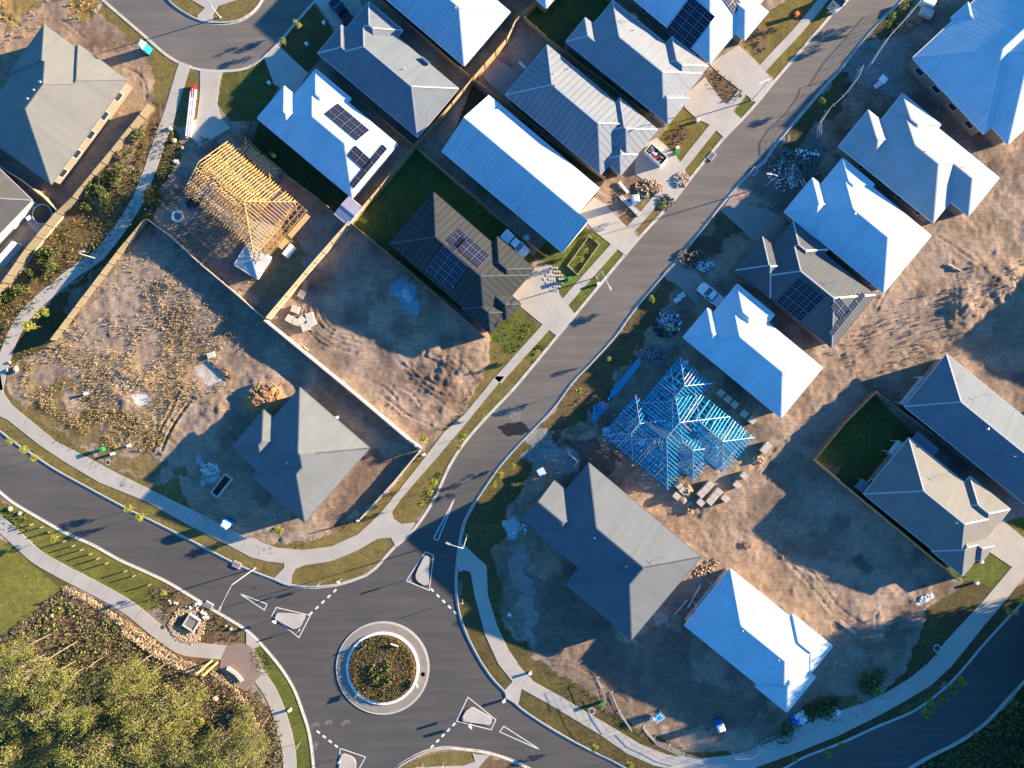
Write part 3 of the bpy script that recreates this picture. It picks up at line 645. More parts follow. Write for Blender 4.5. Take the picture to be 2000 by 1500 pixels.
def outline(rects):
    """boundary segments of a union of rectangles: (p, q, outward normal)"""
    segs = []
    for i, (u0, v0, u1, v1) in enumerate(rects):
        for (p, q_, n_) in (((u0,v0),(u1,v0),(0,-1)), ((u1,v0),(u1,v1),(1,0)), ((u1,v1),(u0,v1),(0,1)), ((u0,v1),(u0,v0),(-1,0))):
            iv = [(0.0, 1.0)]; L = math.dist(p, q_)
            for j, (a0, b0, a1, b1) in enumerate(rects):
                if j == i: continue
                e = .02 if j < i else -.0001
                ax_ = 0 if n_[0] == 0 else 1; fx = p[1-ax_]; lo, hi = ((b0, b1) if ax_ == 0 else (a0, a1))
                # on the line, is it inside rectangle j (or on its same-side edge for an earlier block)?
                side = n_[1-ax_]; edge = hi if side > 0 else lo
                ins = lo+.001 < fx < hi-.001 or (abs(fx-edge) <= .001 and j < i)
                if not ins: continue
                s0, s1 = ((a0, a1) if ax_ == 0 else (b0, b1)); d = q_[ax_]-p[ax_]
                t0, t1 = sorted(((s0-p[ax_])/d, (s1-p[ax_])/d)); nv = []
                for x0, x1 in iv:
                    if t1 <= x0 or t0 >= x1: nv.append((x0, x1)); continue
                    if t0 > x0: nv.append((x0, t0))
                    if t1 < x1: nv.append((t1, x1))
                iv = nv
            for x0, x1 in iv:
                if (x1-x0)*L > .05: segs.append(((p[0]+(q_[0]-p[0])*x0, p[1]+(q_[1]-p[1])*x0), (p[0]+(q_[0]-p[0])*x1, p[1]+(q_[1]-p[1])*x1), n_))
    return segs
PANEL = None
def panel_mesh():
    global PANEL
    a = MB(); a.box((0,0,0), (1.0,1.66,.04)); o = a.build('solar_panel', [M_alu, M_solar])
    v = o.data; b2 = MB(); b2.box((0,0,0), (1.0,1.66,.04))
    for i in range(2):
        for j in range(3): b2.box((-.24+.48*i, -.54+.54*j, .022), (.455,.52,.006))
    me = bpy.data.meshes.new('solar_panel'); me.from_pydata(b2.v, [], b2.f); me.materials.append(M_alu); me.materials.append(M_solar)
    for k, p_ in enumerate(me.polygons): p_.material_index = 0 if k < 6 else 1
    bpy.data.objects.remove(o); return me
HOUSES = {}
def house(key, Ppx, ang, blocks, roofm, label, ze=3.0, wallm=None, panels=(), vents=(), gutter=None, cap=None, win=True, cat='house', name='house', aerial=(), garage=None, flat=()):
    k = S*(CH-ze)/CH; a = R(ang); base_ = W(*Ppx, ze); root = empty(name, (base_.x, base_.y, 0), -a, label=label, cat=cat, group='new houses of the estate')
    bl = []
    for B in blocks:
        o_ = B[4] if len(B) > 4 else {}
        bl.append(Blk(*[x*k for x in B[:4]], **o_))
    wallm = wallm or M_brick; L3 = lambda u, v, z: (u, -v, z)
    mb = MB(); sf = MB()
    for poly, pl, e, i in roof_pieces(bl):
        A = sum(poly[q_][0]*poly[(q_+1) % len(poly)][1]-poly[(q_+1) % len(poly)][0]*poly[q_][1] for q_ in range(len(poly)))
        if A > 0: poly = poly[::-1]
        vs = [L3(u, v, ze+pl[0]*u+pl[1]*v+pl[2]) for u, v in poly]
        uvs = [((u if e[0] == 'v' else v), (v if e[0] == 'v' else u)) for u, v in poly]
        mb.add(vs, [tuple(range(len(poly)))], uvs)
        sf.add([L3(u, v, ze-.2) for u, v in poly][::-1], [tuple(range(len(poly)))])
    roof = mb.build('roof', roofm, root)
    fm = gutter or M_whitep; gm = MB()
    for (p, q_, n_) in outline([B.r for B in bl]):
        L = math.dist(p, q_); ns = [0, 1]; e = 1e-3; inn = lambda t_: (p[0]+(q_[0]-p[0])*t_-n_[0]*e, p[1]+(q_[1]-p[1])*t_-n_[1]*e)
        ts = sorted({0.0, 1.0, .5, *[x/24 for x in range(25)]}); hs = [(Hof(bl, *inn(min(max(t_, .002), .998))) or 0) for t_ in ts]
        pt = lambda t_, z: L3(p[0]+(q_[0]-p[0])*t_, p[1]+(q_[1]-p[1])*t_, z)
        if max(hs) > .1:
            sf.add([pt(ts[0], ze-.2), pt(ts[-1], ze-.2)]+[pt(t_, ze+h_) for t_, h_ in list(zip(ts, hs))[::-1]], [tuple(range(len(ts)+2))])
        else:
            sf.add([pt(0, ze-.2), pt(1, ze-.2), pt(1, ze), pt(0, ze)], [(0,1,2,3)])
            d = .055; gm.bar(L3(p[0]+n_[0]*d, p[1]+n_[1]*d, ze-.06), L3(q_[0]+n_[0]*d, q_[1]+n_[1]*d, ze-.06), .1, .11)
    sf.build('soffit', fm, root); gm.build('gutter', fm, root)
    # ridge and hip capping, only where the united roof is truly convex
    cp = MB(); seen = set()
    for B in bl:
        u0, v0, u1, v1 = B.r; o_ = B.open; segs = []
        if not o_:
            r_ = min(u1-u0, v1-v0)/2
            if u1-u0 >= v1-v0: c0, c1 = (u0+r_, (v0+v1)/2), (u1-r_, (v0+v1)/2); cor = ((u0,v0,c0),(u0,v1,c0),(u1,v0,c1),(u1,v1,c1))
            else: c0, c1 = ((u0+u1)/2, v0+r_), ((u0+u1)/2, v1-r_); cor = ((u0,v0,c0),(u1,v0,c0),(u0,v1,c1),(u1,v1,c1))
            segs = [(c0, c1)]+[((x, y), c_) for x, y, c_ in cor]
        elif set(o_) == {'u0', 'u1'}: m_ = (v0+v1)/2; segs = [((u0, m_), (u1, m_))]
        elif set(o_) == {'u0'}: r_ = (v1-v0)/2; m_ = (v0+v1)/2; segs = [((u0, m_), (u1-r_, m_)), ((u1, v0), (u1-r_, m_)), ((u1, v1), (u1-r_, m_))]
        for p, q_ in segs:
            L = math.dist(p, q_)
            if L < .3: continue
            n_ = max(2, int(L/.25)); d = ((q_[0]-p[0])/L, (q_[1]-p[1])/L); run = None
            for s_ in range(n_+1):
                t_ = (s_+.5)/n_; ok = False
                if s_ < n_:
                    u, v = p[0]+(q_[0]-p[0])*t_, p[1]+(q_[1]-p[1])*t_
                    hh = [Hof(bl, u, v), Hof(bl, u-d[1]*.06, v+d[0]*.06), Hof(bl, u+d[1]*.06, v-d[0]*.06)]
                    ok = None not in hh and hh[0]-(hh[1]+hh[2])/2 > .008
                if ok and run is None: run = s_/n_
                if not ok and run is not None:
                    a_, b_ = run, min(1, s_/n_); A_ = (p[0]+(q_[0]-p[0])*a_, p[1]+(q_[1]-p[1])*a_); B_ = (p[0]+(q_[0]-p[0])*b_, p[1]+(q_[1]-p[1])*b_)
                    ky = (round(A_[0], 1), round(A_[1], 1), round(B_[0], 1), round(B_[1], 1))
                    if ky not in seen and math.dist(A_, B_) > .3:
                        seen.add(ky); cp.bar(L3(*A_, ze+Hof(bl, *A_)+.012), L3(*B_, ze+Hof(bl, *B_)+.012), .22, .05)
                    run = None
    if cp.v: cp.build('ridge_cap', cap or roofm, root)
    # walls set back under the eaves
    ins = .5; wr = [(B.r[0]+ins, B.r[1]+ins, B.r[2]-ins, B.r[3]-ins) for B in bl]; wm = MB(); openings = 0
    for (p, q_, n_) in outline(wr):
        wm.add([L3(*p, -.2), L3(*q_, -.2), L3(*q_, ze-.19), L3(*p, ze-.19)], [(0,1,2,3)])
        if not win: continue
        L = math.dist(p, q_); wa = a; nw = (n_[0]*math.cos(a)-n_[1]*math.sin(a), n_[0]*math.sin(a)+n_[1]*math.cos(a))   # photo-plane normal (y down)
        tc = (1000-Ppx[0], 750-Ppx[1])
        if L < 2.2 or nw[0]*tc[0]+nw[1]*tc[1] < 0: continue
        cnt = max(1, int(L/3.4))
        for c_ in range(cnt):
            if openings >= 5: break
            t_ = (c_+.5)/cnt; x, y = p[0]+(q_[0]-p[0])*t_, p[1]+(q_[1]-p[1])*t_; openings += 1
            rz = 0 if n_[0] == 0 else math.pi/2; wdt = 1.5 if (c_+openings) % 2 else .9; hgt_ = 1.2; zc = 1.55
            f_ = MB(); ox, oy = x+n_[0]*.03, y+n_[1]*.03
            for dx, dz_, sx, sz in ((0, hgt_/2, wdt+.1, .06), (0, -hgt_/2, wdt+.1, .06), (-wdt/2, 0, .06, hgt_-.06), (wdt/2, 0, .06, hgt_-.06)):
                f_.box((ox+(dx if rz == 0 else 0), -(oy+(0 if rz == 0 else dx)), zc+dz_), (sx, .08, sz), rz)
            fo = f_.build('window', M_whitep, root)
            g_ = MB(); g_.box((x+n_[0]*.015, -(y+n_[1]*.015), zc), (wdt, .02, hgt_), rz); g_.build('pane', M_glass, fo)
    wm.build('wall', wallm, root)
    cr, sr = math.cos(a), math.sin(a)
    def loc(px, py):
        z = ze+1.5
        for _ in range(12):
            p = W(px, py, z)-base_; u = p.x*cr-p.y*sr; v = -(p.x*sr+p.y*cr); h_ = Hof(bl, u, v)
            z = ze+(h_ if h_ is not None else 0)
        return u, v
    def slope_at(u, v):
        e = .02; h0 = Hof(bl, u, v) or 0; return ((Hof(bl, u+e, v) or h0)-h0)/e, ((Hof(bl, u, v+e) or h0)-h0)/e, h0
    global PANEL
    for (px, py, nu, nv, port) in panels:          # centre pixel, counts along u and v, portrait across v?
        if PANEL is None: PANEL = panel_mesh()
        cu, cv = loc(px, py); su, sv, h0 = slope_at(cu, cv); du = 1.02 if port else 1.68; dv = 1.68 if port else 1.02
        nrm = Vector((-su, sv, 1)).normalized()       # local frame has y = -v
        X_ = Vector((1, 0, su)).normalized(); Y_ = nrm.cross(X_)
        if not port: X_, Y_ = Y_, -X_
        ug = du*(math.cos(math.atan(abs(su)))); vg = dv*(math.cos(math.atan(abs(sv))))
        for i in range(nu):
            for j in range(nv):
                du_, dv_ = (i-(nu-1)/2)*ug, (j-(nv-1)/2)*vg
                o = bpy.data.objects.new('solar_panel', PANEL); COL.objects.link(o); o.parent = root
                ctr = Vector(L3(cu+du_, cv+dv_, ze+h0+su*du_+sv*dv_))+nrm*.12
                M_ = Matrix((X_, Y_, nrm)).transposed().to_4x4(); M_.translation = ctr; o.matrix_local = M_
    for (px, py, ty) in vents:
        u, v = loc(px, py); h0 = Hof(bl, u, v) or 0; m_ = MB(); z = ze+h0
        if ty == 'w': m_.tube([L3(u, v, z-.1), L3(u, v, z+.12)], .14, 10).tube([L3(u, v, z+.12), L3(u, v, z+.2), L3(u, v, z+.3), L3(u, v, z+.36)], [.2, .26, .2, .05], 12); m_.build('roof_ventilator', M_alu, root)
        elif ty == 'p': m_.tube([L3(u, v, z-.1), L3(u, v, z+.45)], .06, 8); m_.build('vent_pipe', M_whitep, root)
        elif ty == 'a':
            m_.tube([L3(u, v, z-.1), L3(u, v, z+1.5)], .02, 6); m_.bar(L3(u-.6, v, z+1.45), L3(u+.6, v, z+1.45), .02)
            for q_ in range(5): m_.bar(L3(u-.5+.25*q_, v-.4+.05*q_, z+1.45), L3(u-.5+.25*q_, v+.4-.05*q_, z+1.45), .015)
            m_.build('television_aerial', M_alu, root)
        elif ty == 'h': m_.tube([L3(u-.8, v+.1, z+.4), L3(u+.8, v+.1, z+.4)], .24, 12); m_.bar(L3(u-.7, v+.5, z+.1), L3(u-.7, v-.1, z+.3), .04); m_.bar(L3(u+.7, v+.5, z+.1), L3(u+.7, v-.1, z+.3), .04); m_.build('hot_water_tank', M_alu, root)
    for (u0, v0, u1, v1, zz, mt) in flat:
        m_ = MB(); m_.box(((u0+u1)/2*k, -(v0+v1)/2*k, zz), ((u1-u0)*k, (v1-v0)*k, .12))
        for x in (u0+2, u1-2):
            for y in (v0+2, v1-2): m_.box((x*k, -y*k, zz/2-.05), (.1, .1, zz-.02))
        m_.build('patio_cover', mt, root)
    if garage:
        x, y, rz, wdt = garage; m_ = MB()
        for q_ in range(5): m_.box((x*k, -y*k, .25+.43*q_), (wdt, .07, .4), rz)
        m_.build('garage_door', M_whitep, root)
    HOUSES[key] = (root, bl, ze, loc); return root

RW = roof_mat('white_steel_roof', (.47,.60,.68), .76, .008, .03, .7, 0)  # white roofs: blue of their shaded slopes put into the base colour
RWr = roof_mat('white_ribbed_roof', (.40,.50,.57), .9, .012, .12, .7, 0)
RG1 = roof_mat('greige_steel_roof', (.225,.222,.205), .4, .006, .0, .55, .1)
RG2 = roof_mat('mid_grey_steel_roof', (.175,.187,.192), .5, .01, .05, .7, 0)
RBL = roof_mat('silver_blue_steel_roof', (.165,.19,.215), .78, .01, .04, .7, 0)
RBL7 = roof_mat('bright_silver_steel_roof', (.25,.27,.295), .78, .01, .06, .7, 0)
RBLr = roof_mat('silver_ribbed_roof', (.225,.245,.272), .95, .02, .22, .7, 0)
RD = roof_mat('dark_green_grey_roof', (.055,.060,.060), .95, .015, .28, .7, 0)
RDK = roof_mat('charcoal_corrugated_roof', (.115,.122,.13), .5, .015, .3, .7, 0)
RB = roof_mat('pale_cream_steel_roof', (.38,.41,.43), .5, .008, .03, .7, 0)
RB19 = roof_mat('beige_steel_roof', (.20,.195,.182), .5, .008, .03, .7, 0)
RMG = roof_mat('flat_grey_steel_roof', (.135,.150,.168), .5, .008, .04, .7, 0)
CAPW = plain('light_ridge_cap', (.55,.55,.54), .4, .3); CAPD = plain('dark_ridge_cap', (.10,.10,.10), .4, .3)

house('H1', (86.6,47.6), 36, [(0,0,120,117), (7,0,194,245), (76,-8,194,115)], RG1, "large greige hipped house at the top left corner with piers along its lower right wall", ze=3.0, vents=((79,161,'w'),(67,177,'w'),(55,194,'w')), wallm=M_brick, gutter=RG1, cap=RG1)
house('H2', (700,9), 40, [(12,0,255,124), (0,52,80,124), (12,-17,98,60)], RBL, "long silver blue hipped house above the white one with two solar groups", vents=((832,120,'h'),(790,135,'p'),(778,226,'p')), cap=CAPW, gutter=CAPW)
house('H3', (617,135), 40, [(0,0,89,80), (0,10,216,147), (-26,65,60,147)], RW, "white hipped house with two groups of solar panels beside the timber frame", panels=((678,239,4,3,False),(702,308,2,2,False),(719,325,1,5,True)), vents=((584,248,'p'),), cap=RW, wallm=M_render)
house('H4', (996,23), 40.5, [(-280,0,0,138)], RWr, "white roofed house cut by the top edge, over the rear lane", vents=((819,47,'p'),(889,16,'w')), cap=RW)
house('H5', (1069,88), 40, [(0,0,242,127), (175,-12,271,80), (225,50,273,102)], RBLr, "silver ribbed hipped house behind the rubbish skip", vents=((1083,168,'w'),(1110,135,'p'),(1082,144,'p')), cap=CAPW, gutter=CAPW)
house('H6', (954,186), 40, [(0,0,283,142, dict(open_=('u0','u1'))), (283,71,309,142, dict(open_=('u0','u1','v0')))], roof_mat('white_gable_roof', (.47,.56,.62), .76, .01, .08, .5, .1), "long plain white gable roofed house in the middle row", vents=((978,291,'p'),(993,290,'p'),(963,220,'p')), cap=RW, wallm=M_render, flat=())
house('H7', (1197,1), 39, [(0,0,226,120), (-21,60,60,120), (134,-18,225,60), (170,55,236,120)], RBL7, "silver hipped house with small rear gable, second from the top along the street", vents=((1239,59,'p'),(1232,88,'p'),(1237,40,'a')), cap=CAPW, gutter=CAPW)
house('H8', (1385,122), 40, [(-290,-170,2,0), (-70,-150,25,-78)], RW, "white house with a square black solar array at the top of the street", panels=((1347,47,3,6,False),(1430,3,2,2,False)), cap=RW)
house('H9', (848,376), 41, [(0,0,246,132), (150,-16,245,60), (196,53,271,96), (190,80,264,136)], RD, "dark ribbed house with black solar arrays on both slopes", panels=((873,524,3,5,False),(893,478,1,2,True),(915,484,4,3,False)), vents=((886,561,'p'),), cap=CAPD, gutter=CAPD)
house('H10', (586,757), 41, [(0,0,180,176), (41,0,180,193), (-25,80,60,175)], RG2, "grey hipped house alone on the corner lot left of the street", vents=((562,903,'p'),), cap=RG2, gutter=RG2)
house('H11', (1150,904), 40, [(0,0,286,170), (119,0,286,211), (-30,70,80,169,dict(open_=('u0',)))], RMG, "biggest grey hipped house right of the roundabout with a cross wing", vents=((1161,1050,'w'),(1223,1105,'w'),(1293,1087,'a'),(1235,909,'p')), cap=RMG, gutter=RMG)
house('H12', (1429,1113), 39, [(-3,0,246,142), (147,-8,247,63), (180,60,259,148)], RW, "white hipped house at the bottom right by the curved footpath", vents=((1449,1232,'w'),(1519,1289,'w'),(1475,1190,'p')), cap=RW, wallm=M_render, flat=((-8,45,-1,100,2.3,M_render),))
house('H13', (1440,555), 39.5, [(0,0,94,80), (0,20,232,147), (-15,73,60,147)], RW, "bright white hipped house beside the parked white ute", vents=((1527,686,'a'),(1535,731,'p')), cap=RW)
house('H14', (1549,432), 39, [(0,0,88,70), (0,11,215,144), (-27,61,60,145)], RDK, "charcoal corrugated house with solar panels right of the street", panels=((1562,585,5,3,True),(1641,602,2,2,False),(1654,613,1,5,True)), vents=((1632,548,'a'),), cap=CAPW, gutter=CAPD)
house('H15', (1646,309), 39.5, [(0,0,80,70), (0,7,229,152), (-21,67,60,153)], RW, "bright white hipped house behind the charcoal one", vents=((1668,418,'w'),(1747,419,'p')), cap=RW)
house('H16', (1763,183), 39, [(0,0,96,80), (0,9,205,158), (50,9,250,105), (-32,67,60,158)], RB, "pale cream hipped house, third from the top on the right side", vents=((1810,295,'p'),(1845,294,'a'),(1884,326,'p')), cap=RB)
house('H17', (1783,113), 47, [(0,-300,203,0), (-6,-153,60,-108), (26,-330,250,-21)], RW, "largest white house with stepped roof cut by the top right corner", ze=3.2, vents=((1899,221,'p'),), cap=RW, wallm=M_brick)
house('H18', (1849,692), 39, [(0,0,302,131)], RBL, "long silver grey house cut by the right edge above the fenced lawn", vents=((1928,838,'w'),(1918,771,'a'),(1980,891,'p')), cap=CAPW, gutter=CAPW, flat=((-8,60,-1,128,2.4,M_render),))
house('H19', (1778,857), 39, [(-3,0,238,141), (137,-16,238,59), (165,59,259,101), (170,59,248,144)], RB19, "beige hipped house inside the L of fence at the right", vents=((1838,926,'a'),(1866,1021,'p')), cap=CAPW, gutter=CAPW, flat=((-14,15,0,45,2.4,M_render),(-22,118,0,140,2.4,RMG),(5,-22,60,-2,2.4,RMG)))
house('H20', (62,391), 44, [(-240,0,0,200)], roof_mat('dull_grey_roof', (.10,.10,.10), .5, .006, 0, .5, .1), "grey roofed house corner at the left edge beside a round tank", wallm=M_render, gutter=CAPW, cap=RG1)
# houses just outside the frame: their roofs' shadows fall inside it
house('H21', (2180,480), 39, [(0,0,240,140)], RB, "beige hipped house wholly beyond the right edge of the photo", win=False)
house('H22', (1010,-150), 40, [(0,0,150,90)], RW, "white house wholly beyond the top edge of the photo", win=False)
0 and house('H23', (560,-160), 40, [(130,0,330,120)], RBL, "silver house wholly beyond the top edge near the cul-de-sac", win=False)
house('H25', (2150,760), 39, [(0,0,240,135)], RG2, "grey house wholly beyond the right edge of the photo", win=False)
shed = house('SH', (681,383), 40, [(0,0,36,44, dict(open_=('u0','u1'), slope=.35))], roof_mat('lilac_shed_roof', (.38,.36,.46), .3, .02, .1, .4, .3), "small lilac garden shed in the corner behind the white solar house", ze=2.0, cat='shed', name='garden_shed', win=False)
del shed['group']

# ------------------------------------------------------------------ house frames under construction
def frame_house(name, Ppx, ang, blocks, mats, label, cat, sp=.5, ze=2.55, bw=.065, bh=.11, steel=False):
    k = S*(CH-ze)/CH; a = R(ang); base_ = W(*Ppx, ze); root = empty(name, (base_.x, base_.y, 0), -a, label=label, cat=cat)
    bl = [Blk(*[x*k for x in B[:4]], **(B[4] if len(B) > 4 else {})) for B in blocks]; L3 = lambda u, v, z: (u, -v, z)
    parts = []
    for poly, pl, e, i in roof_pieces(bl):
        ax_ = 0 if e[0] == 'v' else 1                # rafters step along this axis
        lo, hi = min(p[ax_] for p in poly), max(p[ax_] for p in poly); s = math.ceil(lo/sp)*sp
        while s < hi:
            cr = []
            for q_ in range(len(poly)):
                p0, p1 = poly[q_], poly[(q_+1) % len(poly)]
                if (p0[ax_]-s)*(p1[ax_]-s) < 0: t_ = (s-p0[ax_])/(p1[ax_]-p0[ax_]); cr.append((p0[0]+(p1[0]-p0[0])*t_, p0[1]+(p1[1]-p0[1])*t_))
            if len(cr) >= 2 and math.dist(cr[0], cr[1]) > .35:
                m_ = MB(); p0, p1 = cr[0], cr[1]; h_ = lambda p: ze+pl[0]*p[0]+pl[1]*p[1]+pl[2]
                if h_(p0) > h_(p1): p0, p1 = p1, p0
                m_.bar(L3(*p0, h_(p0)), L3(*p1, h_(p1)), bw, bh)                       # top chord
                m_.bar(L3(*p0, ze-.02), L3(*p1, ze-.02), bw, bh*.9)                     # bottom chord
                d = math.dist(p0, p1); nseg = max(1, int(d/1.3)); up = False
                for g_ in range(nseg):
                    t0, t1 = g_/nseg, (g_+1)/nseg; A_ = (p0[0]+(p1[0]-p0[0])*t0, p0[1]+(p1[1]-p0[1])*t0); B_ = (p0[0]+(p1[0]-p0[0])*t1, p0[1]+(p1[1]-p0[1])*t1)
                    m_.bar(L3(*A_, ze if g_ % 2 == 0 else h_(A_)), L3(*B_, h_(B_) if g_ % 2 == 0 else ze), bw*.8, bh*.6)
                parts.append((d, m_, h_(p1)))
            s += sp
    parts.sort(key=lambda x: -x[0]); rest = MB()
    for n_, (d, m_, hh) in enumerate(parts):
        mt = mats[1] if steel and random.random() < .12 else mats[0]  # sunlit members imitated by a pale colour on some steel trusses
        if random.random() < (.10 if steel else .05) and n_ > 6: continue
        if n_ < 99: to = m_.build('roof_truss', mt, root); to.location = (random.uniform(-.06,.06), random.uniform(-.06,.06), random.uniform(-.03,.03))
        else: rest.add(m_.v, m_.f)
    if rest.v: rest.build('short_rafters', mats[0], root, kind='stuff')
    if steel:
        bt_ = MB()
        for poly, pl, e, i in roof_pieces(bl):
            ax_ = 1 if e[0] == 'v' else 0; lo, hi = min(p[ax_] for p in poly), max(p[ax_] for p in poly); s = math.ceil(lo/.8)*.8
            while s < hi:
                cr = []
                for q_ in range(len(poly)):
                    p0, p1 = poly[q_], poly[(q_+1) % len(poly)]
                    if (p0[ax_]-s)*(p1[ax_]-s) < 0: t_ = (s-p0[ax_])/(p1[ax_]-p0[ax_]); cr.append((p0[0]+(p1[0]-p0[0])*t_, p0[1]+(p1[1]-p0[1])*t_))
                if len(cr) >= 2: h_ = ze+pl[0]*cr[0][0]+pl[1]*cr[0][1]+pl[2]-.08; bt_.bar(L3(*cr[0], h_), L3(*cr[1], h_), .06, .05); bt_.bar(L3(*cr[0], ze-.05), L3(*cr[1], ze-.05), .05, .05)
                s += .8
        bt_.build('roof_battens', mats[0], root)
    # ridges and hips
    hp = MB()
    for B in bl:
        u0, v0, u1, v1 = B.r
        if u1-u0 >= v1-v0: r_ = (v1-v0)/2; c0, c1 = (u0+r_, (v0+v1)/2), (u1-r_, (v0+v1)/2); cor = ((u0,v0,c0),(u0,v1,c0),(u1,v0,c1),(u1,v1,c1))
        else: r_ = (u1-u0)/2; c0, c1 = ((u0+u1)/2, v0+r_), ((u0+u1)/2, v1-r_); cor = ((u0,v0,c0),(u1,v0,c0),(u0,v1,c1),(u1,v1,c1))
        for p, q_ in [(c0, c1)]+[((x, y), c_) for x, y, c_ in cor if not ('u0' in B.open and x == u0)]:
            hv = (Hof(bl, *p), Hof(bl, *q_))
            if None in hv: continue
            hb = (B.h(*p), B.h(*q_))
            hp.bar(L3(*p, ze+hb[0]+.05), L3(*q_, ze+hb[1]+.05), bw*1.2, bh*1.2)
    hp.build('hip_rafters', mats[1] if steel else mats[0], root)  # steel hips and ridges coloured pale, standing in for sunlight
    # wall frames
    ins = .45; wr = [(B.r[0]+ins, B.r[1]+ins, B.r[2]-ins, B.r[3]-ins) for B in bl]; segs = [(p, q_) for p, q_, n_ in outline(wr)]
    U0, V0, U1, V1 = min(r_[0] for r_ in wr), min(r_[1] for r_ in wr), max(r_[2] for r_ in wr), max(r_[3] for r_ in wr)
    rr_ = random.Random(11)
    for _ in range(9):
        if rr_.random() < .5: u = rr_.uniform(U0+2, U1-2); v = rr_.uniform(V0, V1-5); segs.append(((u, v), (u, v+rr_.uniform(2.5, 5))))
        else: v = rr_.uniform(V0+2, V1-2); u = rr_.uniform(U0, U1-5); segs.append(((u, v), (u+rr_.uniform(2.5, 6), v)))
    for p, q_ in segs:
        m_ = MB(); L = math.dist(p, q_); n_ = max(1, int(L/.6))
        for zz in (.12, ze-.12): m_.bar(L3(*p, zz), L3(*q_, zz), .09, .05)
        m_.bar(L3(*p, ze/2), L3(*q_, ze/2), .07, .045)
        for g_ in range(n_+1):
            t_ = g_/n_; x = (p[0]+(q_[0]-p[0])*t_, p[1]+(q_[1]-p[1])*t_); m_.bar(L3(*x, .1), L3(*x, ze-.1), .06, .06)
        if Hof(bl, *p) is not None: m_.build('wall_frame', mats[0], root)
    # slab
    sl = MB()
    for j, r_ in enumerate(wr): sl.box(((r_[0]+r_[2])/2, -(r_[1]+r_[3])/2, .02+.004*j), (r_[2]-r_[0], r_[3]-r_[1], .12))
    sl.build('floor_slab', plain('shade_teal_slab', (.07,.14,.19), .7) if steel else M_conc, root)  # steel frame's floor shade put into a dark teal slab colour
    return root
tf = frame_house('timber_house_frame', (440,272), 41, [(0,0,187,131, dict(open_=('u0',))), (28,-28,118,2, dict(slope=.15))], (M_timber, M_timber), "yellow raw pine house frame with open roof trusses", 'house frame')
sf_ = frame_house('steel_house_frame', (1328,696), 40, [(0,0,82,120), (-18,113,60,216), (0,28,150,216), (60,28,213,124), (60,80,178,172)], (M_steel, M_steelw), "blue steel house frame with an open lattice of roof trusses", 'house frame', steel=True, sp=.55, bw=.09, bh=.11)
# things stacked inside / at the end of the timber frame
def lpos(root, u, v, z=0):
    a = root.rotation_euler.z; return Vector((root.location.x+u*math.cos(a)+v*math.sin(a), root.location.y+u*math.sin(a)-v*math.cos(a), z))
porch = house('PO', (508,489), 32, [(-28,0,26,50, dict(slope=.5))], roof_mat('light_porch_roof', (.45,.46,.47), .5, .01, 0, .5, .1), "small low hipped roof on the ground beside the pine frame's end", ze=1.6, cat='porch roof', name='porch_roof', win=False)
del porch['group']
sc_ = empty('scaffold_deck', tuple(W(583,398)), -R(41), label="lattice scaffold deck along the end of the pine house frame", cat='scaffold'); m_ = MB(); kk = S
for q_ in range(12): m_.bar((.2, -q_*1.0, 2.2), (2.6, -q_*1.0, 2.2), .05)
for q_ in range(4): m_.bar((.2+.8*q_, .2, 2.25), (.2+.8*q_, -11.2, 2.25), .05)
for q_ in range(6): m_.bar((.2, -q_*2, 2.28), (2.6, -q_*2-2, 2.28), .035); m_.bar((2.6, -q_*2, 2.3), (.2, -q_*2-2, 2.3), .035)
m_.build('lattice', M_timber, sc_)
m_ = MB()
for q_ in range(4):
    for x in (.3, 2.5): m_.tube([(x, -q_*3.4, 0), (x, -q_*3.4, 2.9)], .03, 6)
m_.build('standard', M_pole, sc_)
m_ = MB()
for y0, y1 in ((-.3, -5.0), (-5.6, -7.4)):
    for q_ in range(3): m_.box((3.0+.3*q_, (y0+y1)/2, 2.25), (.27, y0-y1, .05))
m_.build('plank', M_timber, sc_)
